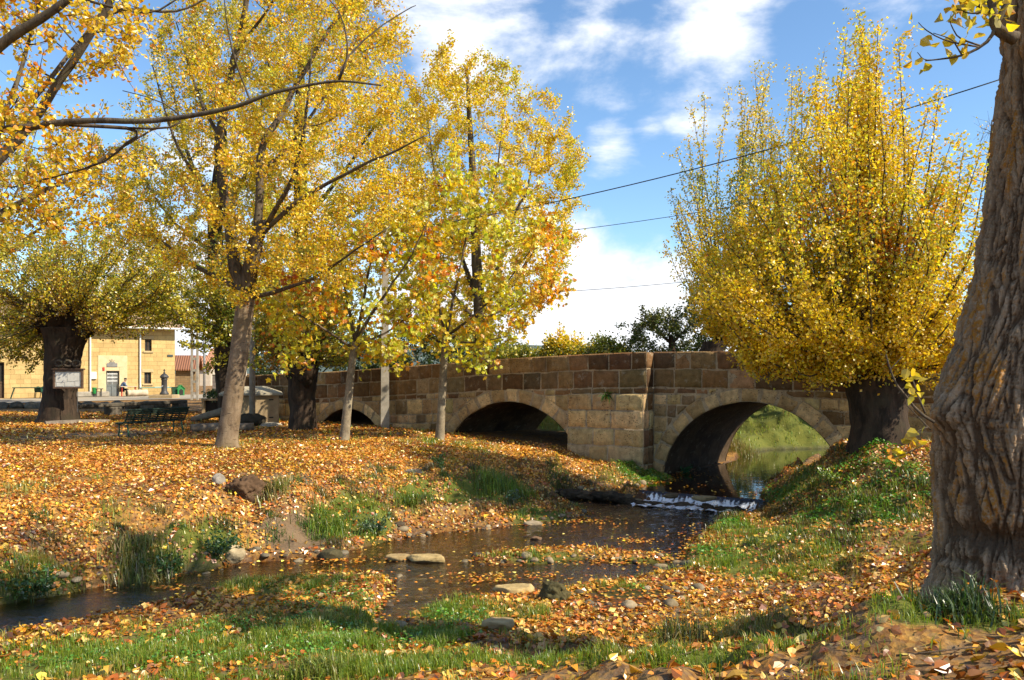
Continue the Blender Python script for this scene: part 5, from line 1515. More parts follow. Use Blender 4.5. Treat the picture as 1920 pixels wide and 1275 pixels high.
# --- tall poplars behind
def poplar(name, label, Y, trunk, tr, limbs, poly, half, n, lv, size, pal, w_, seed, bm=None, spread=.34, base=None, bare=0., tw=3, cat='tree', edge=.3, r0=.022):
    P = px_limb(trunk, Y)
    b0 = P[0].copy(); b0[2] = float(ground(b0[0], b0[1]))
    P[0, 2] = b0[2] - .2
    T = Tree(name, label, b0, cat=cat)
    if tr: Q, rr = gnarl(T.trunk, P, tr, 22, .08, 2.4, seed, .2, .14); T.nodes(Q[len(Q) // 5:], rr[len(Q) // 5:])
    for L_, a, b_ in limbs: T.limb(px_limb(L_, Y), a, b_, sides=7)
    T.fill(crown_pts(poly, Y, half, n, edge), leaves=lv, spread=spread, up=.8, twigs=tw, bare=bare, r0=r0)
    return T.finish(bm or B_BRANCH, size, pal, w_, seed=seed, fscale=.35)


poplar('poplar', 'tall yellow poplar rising behind the middle of the bridge', 35.0, [(905, 715), (900, 600), (893, 480), (888, 350), (880, 220), (876, 130)], [.34, .28, .22, .17, .11, .05],
       [([(900, 600), (940, 480, -.5), (985, 360, -1), (1010, 250, -1.2)], .12, .02), ([(896, 560), (850, 450, .6), (815, 330, 1), (800, 210, 1.2)], .12, .02), ([(902, 620), (970, 520, .8), (1030, 420, 1.2), (1070, 320, 1.5)], .1, .02), ([(900, 610), (840, 540, -.8), (790, 440, -1.2), (775, 360, -1.4)], .1, .02), ([(892, 450), (930, 330, .8), (945, 200, 1.0)], .08, .02)],
       [(760, 480), (755, 330), (770, 190), (800, 130), (832, 88), (870, 118), (900, 105), (960, 145), (1000, 190), (1070, 230), (1098, 300), (1085, 400), (1070, 480), (1010, 580), (900, 650), (800, 610)], 4.0, 560, 135, (.075, .12), [YEL, GOLD, LIME, OLIVE], [.42, .3, .14, .14], 11)
poplar('poplar', 'tall greenish yellow poplar with a dark trunk behind the swollen headed pollard', 37.0, [(572, 760), (568, 600), (565, 450), (563, 320), (562, 200), (566, 100)], [.42, .36, .32, .30, .24, .12],
       [([(565, 330), (600, 230, .5), (650, 110, 1), (690, 0, 1.2)], .14, .02), ([(563, 300), (520, 190, -.5), (490, 60, -.8)], .13, .02), ([(566, 420), (640, 330, -1), (710, 230, -1.4), (750, 170, -1.6)], .12, .02), ([(566, 470), (650, 410, 1), (730, 330, 1.4)], .1, .02), ([(565, 440), (510, 350, 1), (470, 250, 1.2)], .1, .02)],
       [(480, 540), (455, 380), (465, 200), (500, 20), (560, -80), (650, -60), (720, 60), (770, 200), (790, 350), (770, 480), (690, 570), (580, 610)], 4.5, 520, 130, (.08, .125), [YEL, OLIVE, LIME, GOLD], [.34, .26, .24, .16], 12, B_DARK)
poplar('poplar', 'big olive yellow poplar with a thick dark trunk behind the pale leaning tree', 40.0, [(425, 755), (415, 620), (406, 510), (404, 400), (415, 280), (425, 150)], [.45, .40, .40, .34, .24, .12],
       [([(405, 420), (360, 320, .5), (330, 200, 1), (310, 80, 1.2)], .15, .02), ([(405, 430), (460, 330, -.5), (490, 200, -1), (500, 80, -1.2)], .15, .02), ([(406, 480), (330, 420, -1), (270, 340, -1.4)], .12, .02)],
       [(245, 610), (215, 480), (235, 330), (270, 200), (320, 60), (400, -30), (480, 20), (520, 200), (530, 400), (500, 560), (400, 620)], 4.5, 460, 120, (.085, .13), [OLIVE, YEL, GREEN, GOLD], [.34, .30, .2, .16], 13, B_DARK)
poplar('poplar', 'bushy orange green tree behind the notice board pollard at the left edge', 45.0, [(-150, 760), (-140, 620), (-90, 520), (-40, 420)], [.4, .36, .3, .15],
       [([(-120, 560), (-110, 430, .5), (-120, 330, 1)], .14, .02), ([(-110, 560), (60, 440, -.5), (180, 340, -1)], .14, .02), ([(-80, 500), (20, 380, .5), (70, 240, .6)], .12, .02)],
       [(-160, 600), (-160, 330), (-60, 220), (60, 200), (170, 240), (250, 290), (275, 430), (240, 580), (80, 620)], 4.5, 440, 120, (.09, .14), [OLIVE, GOLD, ORANGE, GREEN, YEL], [.3, .25, .15, .15, .15], 14)
poplar('poplar', 'nearly bare slender poplar showing beside the big rough trunk', 30.0, [(1815, 700), (1830, 560), (1845, 420), (1855, 300), (1860, 225)], [.16, .13, .09, .06, .02], [],
       [(1800, 560), (1800, 430), (1825, 330), (1838, 240), (1862, 215), (1885, 300), (1890, 470), (1870, 600)], 1.4, 90, 7, (.06, .09), [GOLD, OLIVE], [1, 1], 15, spread=.4, bare=.35, tw=4)
poplar('apple_tree', 'dark green round apple tree behind the parapet above the right arch', 33.0, [(1262, 700), (1260, 660), (1258, 630)], [.16, .14, .1],
       [([(1259, 645), (1220, 610, .4), (1190, 595, .6)], .06, .015), ([(1259, 645), (1300, 605, -.4), (1330, 585, -.6)], .06, .015)],
       [(1165, 690), (1170, 610), (1200, 588), (1250, 582), (1300, 560), (1345, 545), (1370, 600), (1360, 690)], 1.8, 170, 90, (.07, .12), [(.05, .085, .015), (.09, .12, .02), (.04, .06, .012), (.2, .2, .04)], [.4, .3, .2, .1], 16, B_DARK, spread=.28)
for k, (lab, x0, x1, yt, Y, pal) in enumerate([
    ('yellow green bush behind the parapet left of the apple tree', 1095, 1180, 640, 34, [(.22, .24, .03), (.12, .16, .02), OLIVE]),
    ('tall wispy yellow shrub above the middle of the parapet', 1010, 1110, 630, 36, [(.34, .32, .035), (.2, .22, .03), YEL]),
    ('olive shrub behind the parapet nearest the plane tree', 915, 1020, 645, 38, [(.28, .27, .03), (.15, .18, .025), OLIVE]),
    ('dark bush filling the gap behind the left half of the bridge', 690, 930, 610, 44, [(.04, .08, .015), (.08, .12, .02), (.03, .05, .01)]),
    ('dark green hedge bush behind the swollen headed pollard', 470, 700, 590, 46, [(.035, .075, .015), (.07, .11, .02), (.03, .05, .01)])]):
    poly = [(x0, 735), (x0 + 5, yt + 25), ((x0 * 2 + x1) / 3, yt), ((x0 + 2 * x1) / 3, yt + 6), (x1 - 5, yt + 25), (x1, 735)]
    m_ = (x0 + x1) / 2
    poplar('shrub', lab, Y, [(m_, 740), (m_, 715), (m_ + 4, 690)], [.12, .1, .06], [([(m_, 715), (x0 + 20, yt + 40)], .05, .012), ([(m_, 715), (x1 - 20, yt + 40)], .05, .012)], poly, 1.6, 180 if k < 3 else 260, 90, (.08, .14), pal, [.45, .35, .2], 20 + k, B_DARK, spread=.3, cat='shrub')

poplar('shrub', 'added green shrub beyond the right arch, blocking sky reflection in the pool', 36.0, [(1450, 790), (1450, 765), (1452, 740)], [.1, .08, .05], [([(1450, 768), (1390, 720)], .04, .01), ([(1450, 768), (1510, 720)], .04, .01)], [(1320, 775), (1330, 700), (1400, 668), (1500, 668), (1570, 700), (1580, 775)], 1.6, 200, 80, (.07, .12), [(.06, .11, .02), (.11, .15, .025), (.18, .2, .03)], [.4, .4, .2], 26, B_DARK, spread=.3, cat='shrub')  # shrub added to keep sky reflections off the pool

# --- the tree standing outside the left edge, reaching into the picture
Y = 12.0
b0 = gpt(at(-330, 700, Y)[0], Y)
T = Tree('plane_tree', 'old orange leaved tree at the left edge stretching a long bare limb over the park', b0)
Q, rr = gnarl(T.trunk, np.array([b0 - [0, 0, .2], at(-335, 800, Y), at(-330, 650, Y), at(-330, 500, Y)]), [.42, .34, .30, .26], 30, .06, 3, 17, .3); T.nodes(Q[-10:], .2)
for L_, r0, r1 in [
    ([(-330, 660), (-160, 450, .2), (0, 295, .3), (60, 230, .3), (115, 150, .2), (205, 5, 0), (260, -130, 0)], .10, .04),
    ([(-330, 560), (-120, 220, -.6), (0, 88, -.8), (70, 40, -.9), (130, -5, -1), (220, -90, -1.1)], .09, .04),
    ([(-330, 520), (-120, 290, -.5), (0, 245, -.8), (60, 240, -.8), (150, 226, -.9), (250, 224, -1), (330, 222, -1), (430, 205, -1.1), (500, 178, -1.2), (560, 163, -1.2), (640, 153, -1.3), (715, 160, -1.3)], .06, .012),
    ([(100, 232, -.8), (180, 236, -.7), (240, 240, -.7), (258, 252, -.7), (230, 272, -.6), (200, 300, -.5), (130, 325, -.4), (20, 352, -.2)], .03, .010),
    ([(240, 240, -.7), (310, 240, -.8), (340, 222, -.8), (300, 190, -.8), (230, 170, -.8)], .018, .006),
    ([(635, 153, -1.3), (650, 110, -1.2), (700, 60, -1.0), (760, 20, -.8), (780, 10, -.8)], .016, .005),
    ([(635, 153, -1.3), (652, 100, -1.4), (640, 30, -1.5), (600, -20, -1.5)], .016, .006),
    ([(470, 190, -1.1), (462, 170, -1.1), (440, 110, -1.3), (425, 40, -1.5), (420, -20, -1.6)], .016, .006),
    ([(60, 190, .3), (200, 30, 1), (330, 20, 1.2), (400, -10, 1.3)], .035, .01),
    ([(160, 0, 0), (230, 18, -.4), (290, 22, -.4), (350, -15, -.4)], .022, .01),
    ([(-330, 700), (-150, 480, .8), (0, 400, 1.0), (120, 340, 1.2), (220, 280, 1.3), (300, 235, 1.3)], .07, .012),
    ([(-60, 360, .3), (20, 180, 1), (60, 60, 1.4), (90, -80, 1.6)], .05, .015)]:
    T.limb(px_limb(L_, Y), r0, r1, wob=.012)
OP = [(-420, 480), (-380, -200), (0, -260), (250, -150), (230, 20), (300, 60), (290, 110), (150, 130), (190, 250), (215, 330), (140, 420), (30, 470), (-150, 520)]
T.fill(crown_pts(OP, Y, 2.4, 360, .15), leaves=54, spread=.24, up=.3, twigs=4)
T.finish(B_BRANCH, (.055, .095), [GOLD, ORANGE, YEL, OLIVE], [.46, .16, .28, .1], LEAF_H, seed=18)

# --- the huge rough trunk on the right
M_BIG = None
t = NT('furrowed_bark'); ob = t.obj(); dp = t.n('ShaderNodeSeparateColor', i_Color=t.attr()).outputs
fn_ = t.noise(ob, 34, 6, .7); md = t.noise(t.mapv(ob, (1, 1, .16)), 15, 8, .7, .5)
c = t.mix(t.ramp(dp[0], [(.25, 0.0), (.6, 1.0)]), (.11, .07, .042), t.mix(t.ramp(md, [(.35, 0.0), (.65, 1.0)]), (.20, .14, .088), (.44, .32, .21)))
c = t.mix(.5, c, t.ramp(fn_, [(.3, .55), (.7, 1.2)]), 'MULTIPLY')
lich = t.math('MULTIPLY', t.ramp(t.noise(t.mapv(ob, (1, 1, .30)), 4.2, 7, .68), [(.49, 0.0), (.57, 1.0)]), t.ramp(dp[0], [(.42, 0.0), (.62, 1.0)]))
lich = t.math('MULTIPLY', lich, t.ramp(t.noise(ob, 22, 4, .7), [(.40, 0.0), (.54, 1.0)]))
lich = t.math('MULTIPLY', lich, dp[1])
c = t.mix(lich, c, t.mix(t.noise(ob, 9, 3, .6), (.40, .16, .02), (.27, .145, .035)))
M_BIG = t.out(t.principled(c, .93, t.bump(t.math('ADD', t.math('MULTIPLY', md, .6), t.math('MULTIPLY', fn_, .6)), 1.0, .03), 0, .2))

YB = 6.95
edge = [(1128, 1738), (1100, 1745), (1000, 1748), (900, 1747), (820, 1748), (785, 1749), (720, 1764), (650, 1797), (600, 1813), (500, 1836), (400, 1855), (300, 1868), (200, 1880), (100, 1888), (0, 1893), (-200, 1900), (-500, 1905)]
rad = [.68, .66, .645, .64, .64, .645, .62, .60, .585, .545, .51, .48, .455, .44, .425, .39, .33]
zc_ = np.array([ZC - (y - HY) / F * YB for y, x in edge]); cx_ = np.array([(x - HX) / F * YB + r_ for (y, x), r_ in zip(edge, rad)])
zb = float(ground(cx_[0], YB)) - .25
nr, ns = 1000, 520
zz = np.concatenate([np.linspace(zb, 5.6, 880), np.linspace(5.62, zc_[-1], 120)])
o_ = np.argsort(zc_); cx = np.interp(zz, zc_[o_], cx_[o_]); rr = np.interp(zz, zc_[o_], np.array(rad)[o_])
th = np.arange(ns) * 2 * math.pi / ns
TH, ZZ = np.meshgrid(th, zz)
base = np.stack([np.cos(TH) * .62, np.sin(TH) * .62, ZZ], -1).reshape(-1, 3)
tw_ = base.copy(); ang = TH.ravel() + .10 * ZZ.ravel()
tw_[:, 0], tw_[:, 1] = np.cos(ang) * .62, np.sin(ang) * .62
warp = np.stack([fbm(base * 2.2, 501, 3), fbm(base * 2.2 + 40, 502, 3), fbm(base * 1.4 + 80, 503, 3)], 1)
def turb(q, seed):                              # creased noise: sharp furrows at every scale
    s_, a_, n_ = 0, 1.0, 0
    for o in range(5):
        s_ = s_ + a_ * np.abs(vnoise(q * np.array([1, 1, 1.25 ** o]) * 2.07 ** o + 5.1 * o, seed + o)) ** .8; n_ += a_; a_ *= .56
    return s_ / n_


def shear(k):
    a_ = TH.ravel() + k * ZZ.ravel()
    return np.stack([np.cos(a_) * .62, np.sin(a_) * .62, ZZ.ravel()], 1)


q1 = tw_ * np.array([9.5, 9.5, 1.35]) + warp * np.array([.75, .75, .4])
r1 = np.clip(np.abs(vnoise(q1, 511)) * 3.4, 0, 1) ** .7
q2 = tw_ * np.array([22, 22, 4.2]) + warp * 1.0 + 9
r2 = np.clip(np.abs(vnoise(q2, 512)) * 3.2, 0, 1)
q3 = tw_ * np.array([26, 26, 9]) + warp * 2 + 3
r3 = fbm(q3, 513, 3)
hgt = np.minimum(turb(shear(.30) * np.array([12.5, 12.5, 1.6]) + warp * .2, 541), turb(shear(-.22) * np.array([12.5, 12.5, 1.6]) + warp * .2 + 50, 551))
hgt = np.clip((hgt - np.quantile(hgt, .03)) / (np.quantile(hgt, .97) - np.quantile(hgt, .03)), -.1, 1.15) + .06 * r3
lump = .07 * fbm(base * np.array([1.5, 1.5, 1.0]), 521, 3)
z0g = float(ground(cx_[0], YB))
fl = np.exp(-np.maximum(ZZ.ravel() - z0g, 0) / .22) * (.03 + .10 * fbm(base * np.array([2.6, 2.6, .3]), 531, 2))
scar = lambda px, py, a, b_: np.exp(-((((np.cos(TH) * rr[:, None] + cx[:, None]) - (px - HX) / F * 6.45) / a) ** 2 + ((ZZ - (ZC - (py - HY) / F * 6.45)) / b_) ** 2)).ravel() * (np.sin(TH).ravel() < 0)
burl = .17 * np.exp(-(((TH.ravel() - math.pi * 1.06) / .22) ** 2 + ((ZZ.ravel() - (ZC - (775 - HY) / F * YB)) / .16) ** 2))
hole = -.13 * scar(1850, 1015, .17, .10) - .05 * scar(1800, 1080, .1, .12) + .07 * scar(1790, 1085, .16, .05)
R = np.repeat(rr, ns) + .07 * hgt - .075 + lump * .6 + fl + burl + hole
k_ = np.ones(121) / 121; cx = np.convolve(np.pad(cx, 60, mode='edge'), k_, 'valid') + .07 * sstep(3.6, 1.9, zz)
V = np.stack([np.repeat(cx, ns) + np.cos(TH.ravel()) * R, YB + np.sin(TH.ravel()) * R, ZZ.ravel()], 1)
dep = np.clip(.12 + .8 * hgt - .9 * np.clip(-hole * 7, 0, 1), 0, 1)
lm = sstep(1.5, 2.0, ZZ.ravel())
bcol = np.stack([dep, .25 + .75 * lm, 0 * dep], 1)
TB = Tree('big_poplar', 'huge furrowed poplar trunk with orange lichen at the right edge', np.array([cx_[0], YB, z0g]))
i = np.arange(nr - 1)[:, None] * ns; j = np.arange(ns)[None, :]; k = (j + 1) % ns
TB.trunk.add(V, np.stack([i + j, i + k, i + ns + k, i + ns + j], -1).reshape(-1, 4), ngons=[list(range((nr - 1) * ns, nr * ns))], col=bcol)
topc = np.array([cx[-1], YB, zz[-1]])
TB.nodes(np.array([topc]), .3)
for L_, r0, r1 in [([(1990, -480), (1900, -700, -.3), (1850, -1000, -.5)], .26, .08), ([(1990, -480), (2150, -750, .5), (2250, -1050, .8)], .26, .08),
                   ([(1975, -150), (2150, -330, .8), (2350, -420, 1.4)], .16, .05), ([(1985, -300), (2060, -480, 1.0), (2120, -640, 1.6)], .14, .04)]:
    TB.limb(px_limb(L_, YB), r0, r1)
TB.fill(crown_pts([(1850, -1050), (1880, -700), (1950, -480), (2100, -380), (2350, -330), (2600, -600), (2450, -1150), (2100, -1250)], YB, 2.0, 110, .3), leaves=26, spread=.34, twigs=3)
# low side branch at the top right of the view
YT = 6.6
for L_, r0, r1 in [([(1905, 72), (1880, 62), (1866, 46), (1862, 20), (1850, -30), (1830, -90)], .055, .02), ([(1866, 50), (1858, 70), (1838, 88), (1805, 104), (1770, 110), (1735, 114)], .018, .005), ([(1840, 86), (1800, 72), (1785, 50), (1780, 36)], .008, .003), ([(1836, 88), (1790, 80), (1760, 70), (1735, 55), (1722, 42)], .008, .003), ([(1804, 104), (1788, 78), (1775, 70), (1750, 62)], .007, .003), ([(1770, 110), (1735, 112), (1720, 98)], .005, .003),
                   ([(1862, 20), (1835, 10), (1800, -10), (1770, -40)], .02, .006), ([(1866, 46), (1890, 0), (1900, -60)], .03, .01), ([(1862, 20), (1820, 25), (1790, 15)], .01, .004)]:
    TB.limb(px_limb(L_, YT), r0, r1, sides=7, wob=.01, reg=False)
lp = [at(x + rng.normal(0, 3), y + rng.normal(0, 3), YT + rng.normal(0, .05)) for x, y in [(1710, 34), (1700, 56), (1726, 50), (1740, 72), (1734, 82), (1752, 81), (1715, 88), (1704, 99), (1706, 116), (1718, 117), (1726, 124), (1738, 128), (1765, 36), (1782, 40), (1775, 62), (1778, 74), (1776, 80), (1810, 60), (1812, 74), (1806, 86), (1815, 88), (1786, 96), (1782, 100), (1808, 98), (1812, 110), (1788, 112), (1842, 48), (1820, 48), (1832, 70)]]
TB.LP.append(np.array(lp))
u_ = rng.uniform(0, 1, (130, 2)); TB.LP.append(np.array([at(1772 + 130 * a, -50 + 100 * b_, YT + rng.normal(0, .3)) for a, b_ in u_]))
# suckers on the burl and by the hollow
for L_, r0, r1 in [([(1752, 792), (1722, 772), (1700, 745), (1680, 720), (1668, 690), (1661, 664)], .014, .006), ([(1745, 806), (1715, 775), (1698, 758)], .006, .003), ([(1735, 775), (1722, 745), (1712, 715), (1700, 690)], .009, .004), ([(1684, 738), (1700, 722)], .005, .003), ([(1668, 694), (1692, 668)], .005, .003), ([(1740, 800), (1716, 812), (1702, 838)], .007, .003), ([(1738, 830), (1700, 850), (1672, 858)], .006, .003)]:
    TB.limb(px_limb(L_, YT + .1), r0, r1, sides=6, wob=.01, reg=False)
lp = [(1706, 712), (1704, 724), (1710, 734), (1712, 700), (1698, 702), (1722, 728), (1716, 742), (1726, 740), (1708, 752), (1730, 756), (1720, 706), (1734, 712), (1704, 818), (1712, 812), (1700, 826), (1716, 830), (1708, 836), (1730, 828), (1722, 838), (1736, 842), (1700, 850), (1668, 848), (1680, 846), (1672, 858), (1690, 852), (1684, 868), (1730, 806)]
TB.LP.append(np.array([at(x, y, YT + .1 + rng.normal(0, .06)) for x, y in lp]))
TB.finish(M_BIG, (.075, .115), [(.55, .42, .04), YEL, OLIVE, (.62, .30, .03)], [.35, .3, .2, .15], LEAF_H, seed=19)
# ------------------------------------------------------------------ fallen leaves, grass, ground cover
def scatter(n, y0, y1, side=.76, extra=2.4):
    y = np.sqrt(rng.uniform(y0 ** 2, y1 ** 2, n)); x = rng.uniform(-1, 1, n) * (side * y + extra)
    return x, y


def gnormal(x, y):
    e = .05
    nx_ = (ground(x - e, y) - ground(x + e, y)) / (2 * e); ny_ = (ground(x, y - e) - ground(x, y + e)) / (2 * e)
    return np.stack([nx_, ny_, np.ones_like(x)], 1)


def under_bridge(x, y):                         # bridge coordinates of a ground point
    s = (x - BC[0]) * BD[0] + (y - BC[1]) * BD[1]; o = (x - BC[0]) * BN[0] + (y - BC[1]) * BN[1]
    return s, o


def dry(x, y): return grid_lookup(DWET, x, y)


L_LIT = leaf_mat('fallen_leaf', .22, .07)
LIT = [(.60, .27, .03), (.70, .40, .055), (.52, .17, .015), (.33, .10, .01), (.74, .50, .15), (.20, .065, .01), (.66, .35, .02)]
parts = []
for n, y0, y1, sc_ in ((92000, 3.4, 12, 1.0), (290000, 12, 24, .88), (120000, 24, 40, 1.25)):
    x, y = scatter(n, y0, y1)
    g = grid_lookup(MG, x, y); b_ = grid_lookup(MB_, x, y); dw = dry(x, y)
    cl = fbm(np.stack([x * 1.1, y * 1.1, 0 * x], 1), 201, 3)
    s_, o_ = under_bridge(x, y)
    fgd = sstep(11, 8, y)
    keep = (dw > .0) & (rng.uniform(0, 1, n) < np.clip((1 - np.where(y < 12, .82, .86) * g) * (1 - .9 * b_) * np.where(y < 8, np.clip(.62 + .8 * cl, .25, 1), .92 + 1.1 * cl) * (1 - .45 * fgd), .03, 1)) & ~((s_ > -20) & (s_ < 13) & (o_ < .3)) & ~((o_ < -4) & (s_ > -10))
    parts.append((x[keep], y[keep], np.full(keep.sum(), sc_)))
x = np.concatenate([p[0] for p in parts]); y = np.concatenate([p[1] for p in parts]); sc_ = np.concatenate([p[2] for p in parts])
P = np.stack([x, y, ground(x, y) + .012 + rng.gamma(1.2, .012, len(x))], 1)
bankm = sstep(.12, .3, grid_lookup(SLOPE, x, y))
nearr = y < 9.5
sz = np.where(nearr, rng.uniform(.044, .094, len(x)), rng.uniform(.045, .085, len(x))) * sc_
sz = sz * np.exp(rng.normal(-.06, .26, len(x)))
cols = pick_cols(len(x), LIT, [.21, .17, .2, .15, .09, .12, .06], .24, P, .9, 205)
for sel, nm, tm, lab in ((nearr, 'fallen_leaves', LEAF_H, 'curled dry poplar leaves scattered over the near bank'), (~nearr, 'leaf_litter', LEAF_Q, 'carpet of orange and tan fallen leaves over the banks and the park')):
    mb = leaf_mb(P[sel], sz[sel], cols[sel], tm, 'ground', gnormal(x[sel], y[sel]), .55)
    tag(mb.build(nm, L_LIT, None, origin=(0, 0, 0)), lab, 'fallen leaves', kind='stuff')
# leaves caught along the water's edge and adrift
x, y = scatter(210000, 8.5, 24)
dl_ = np.maximum(sdist(x, y, LOW), -sdist(x, y, ISLE)); dp_ = sdist(x, y, PUD); du_ = sdist(x, y, UP)
edge_ = np.exp(-np.abs(dl_) / .13) * (dl_ < .02)
cl = .5 + .9 * fbm(np.stack([x * .9, y * .9, 0 * x], 1), 211, 2)
RAFT = [(1150, 1050, 60, 9), (900, 1085, 60, 7), (1010, 1082, 50, 5), (640, 1052, 60, 5), (340, 1103, 45, 4), (1100, 975, 70, 6), (1210, 1045, 40, 7), (1190, 1015, 40, 4), (700, 1120, 25, 16), (1130, 1145, 80, 12)]
raft = np.zeros(len(x))
for px, py, rx, ry in RAFT:
    c0_ = onz(px, py, 0); raft = np.maximum(raft, np.exp(-(((x - c0_[0]) / (rx * c0_[1] / F)) ** 2 + ((y - c0_[1]) / (ry * c0_[1] ** 2 / F / ZC)) ** 2)))
pr = np.where(dl_ < .02, .5 * edge_ * np.clip(cl, 0, 1) + .75 * raft + .012, 0)
pr = np.maximum(pr, np.where(dp_ < .15, .5, 0)); pr = np.maximum(pr, np.where((du_ < 0) & (dl_ > 0), .5 * np.exp(du_ / .12) + .02, 0))
k = rng.uniform(0, 1, len(x)) < pr
x, y = x[k], y[k]; up_ = (du_[k] < 0) & (dl_[k] > 0)
P = np.stack([x, y, np.where(up_, ZUP + .012, np.maximum(.016, ground(x, y) + .014)) + rng.uniform(0, .012, len(x))], 1)
tag(leaf_mb(P, rng.uniform(.045, .085, len(x)), pick_cols(len(x), LIT, [.2, .16, .24, .2, .08, .08, .04], .25), LEAF_Q, 'ground', None, .12).build('floating_leaves', L_LIT, None, origin=(0, 0, 0)), 'fallen leaves drifting and caught along the stream edges', 'fallen leaves', kind='stuff')

L_GRASS = leaf_mat('grass_blade', .45, .05)


def blades(mb, x, y, z, h_, cols, lean=.45, w_=.006):
    n = len(x); a = rng.uniform(0, 2 * math.pi, n)
    d = np.stack([np.cos(a), np.sin(a), 0 * a], 1); sd_ = np.stack([-np.sin(a), np.cos(a), 0 * a], 1)
    ln = (np.abs(rng.normal(0, lean, n)) * h_)[:, None]
    b0_ = np.stack([x, y, z - .01], 1); w_ = (w_ * rng.uniform(.6, 1.4, n))[:, None]
    m_ = b0_ + d * ln * .35 + np.stack([0 * h_, 0 * h_, h_ * .62], 1); e = b0_ + d * ln * 1.1 + np.stack([0 * h_, 0 * h_, h_ * np.clip(1.0 - .25 * (ln[:, 0] / h_) ** 2, .35, 1)], 1)
    V = np.stack([b0_ - sd_ * w_, b0_ + sd_ * w_, m_ + sd_ * w_ * .8, m_ - sd_ * w_ * .8, e], 1)
    i = np.arange(n)[:, None] * 5
    mb.add(V.reshape(-1, 3), i + np.array([[0, 1, 2, 3]]), i + np.array([[3, 2, 4]]), col=np.repeat(cols, 5, 0))


GPAL = [(.17, .26, .02), (.27, .32, .03), (.11, .20, .016), (.36, .34, .05), (.42, .33, .11)]
mb = MB()
for n, y0, y1, hs, w_ in ((600000, 4.0, 12, (.04, .15), .0035), (420000, 12, 24, (.05, .17), .006), (60000, 24, 38, (.08, .2), .012)):
    x, y = scatter(n, y0, y1)
    g = grid_lookup(MG, x, y); dw = dry(x, y)
    tuft = fbm(np.stack([x * 2.6, y * 2.6, 0 * x], 1), 221, 3); tf2 = vnoise(np.stack([x * 7, y * 7, 0 * x], 1), 225)
    base_ = .07 + .16 * sstep(11, 7, y)
    k = (dw > .01) & (rng.uniform(0, 1, n) < np.clip((g * 1.05 - .05) * (np.where(y < 12, .80, np.where(x > 2, .5, .34)) + 1.3 * tuft + .6 * tf2), 0, 1) + base_ * (tuft > .12) * (tf2 > .1))
    s_, o_ = under_bridge(x, y); k &= ~((s_ > -20) & (s_ < 13) & (o_ < .2) & (o_ > -4.7))
    x, y, tuft = x[k], y[k], tuft[k]
    h_ = rng.uniform(hs[0], hs[1], len(x)) * (.75 + 1.1 * np.clip(tuft, 0, 1))
    P = np.stack([x, y, 0 * x], 1)
    blades(mb, x, y, ground(x, y), h_, pick_cols(len(x), GPAL, [.3, .3, .18, .16, .06], .2, P, .8, 227), .5, w_)
tag(mb.build('grass', L_GRASS, None, origin=(0, 0, 0)), 'patchy green and straw coloured grass along both banks', 'grass', kind='stuff')

# low broad leaved cover (clover, cress) on the damp near bank
COVER = [(560, 1200, 160, 75, 1.0), (620, 1130, 100, 40, .5), (420, 1190, 160, 45, .6), (830, 1195, 90, 40, .9), (250, 1235, 220, 40, .5), (860, 1160, 60, 26, .7), (1205, 890, 52, 14, 1.0), (1360, 985, 40, 14, .7), (1600, 930, 110, 30, .55), (1650, 885, 90, 26, .5), (60, 1105, 70, 20, .7), (280, 1062, 60, 16, .6), (1480, 930, 40, 30, .5), (1340, 1040, 50, 16, .3), (1180, 1110, 60, 10, .4)]
x, y = scatter(640000, 6.4, 24, .70, .8)
cm = ellips(x, y, COVER); tn = fbm(np.stack([x * 3.2, y * 3.2, 0 * x], 1), 231, 3)
k = (dry(x, y) > -.03) & (rng.uniform(0, 1, len(x)) < np.clip(cm * (.7 + 1.6 * tn), 0, 1) * .8)
x, y, tn = x[k], y[k], tn[k]
P = np.stack([x, y, ground(x, y) + .02 + rng.uniform(0, 1, len(x)) * (.05 + .09 * np.clip(tn, 0, 1))], 1)
tag(leaf_mb(P, rng.uniform(.022, .048, len(x)) * np.where(y > 13, 1.5, 1), pick_cols(len(x), [(.10, .27, .02), (.15, .33, .03), (.065, .19, .016), (.26, .34, .04)], [.4, .25, .25, .1], .2, P, 1.2, 233), LEAF_Q, 'ground', None, .5).build('ground_cover', leaf_mat('clover_leaf', .4, .06), None, origin=(0, 0, 0)), 'low bright green leafy plants covering the damp near bank', 'ground cover', kind='stuff')
# tussocks and straw hanging on the rough bank, stones in the margin
x, y = scatter(4000, 9.5, 22); s_ = grid_lookup(SLOPE, x, y)
k = (s_ > .17) & (dry(x, y) > .06) & (dry(x, y) < 5) & (y - .9 * x > 7); x, y = x[k][:210], y[k][:210]
mb = MB()
for a, b_ in zip(x, y):
    n = rng.integers(50, 130); sp = rng.uniform(.06, .17); xs, ys = a + rng.normal(0, sp, n), b_ + rng.normal(0, sp * .7, n)
    pal = [[(.30, .22, .08), (.22, .17, .05), (.13, .15, .03)], [(.08, .14, .025), (.13, .2, .03), (.05, .09, .02)], [(.16, .10, .04), (.10, .08, .03), (.07, .10, .02)]][rng.integers(3)]
    blades(mb, xs, ys, ground(xs, ys), rng.uniform(.35, 1, n) * rng.uniform(.10, .26), pick_cols(n, pal, [1, 1, 1], .25), .85, .006)
tag(mb.build('bank_tussocks', L_GRASS, None, origin=(0, 0, 0)), 'small straw and green tussocks hanging on the rough left bank', 'grass', kind='stuff')
x, y = scatter(30000, 8.5, 26); dw = dry(x, y); k = np.where((np.abs(dw - .02) < .16) & (rng.uniform(0, 1, len(x)) < .5))[0][:520]
mb = MB()
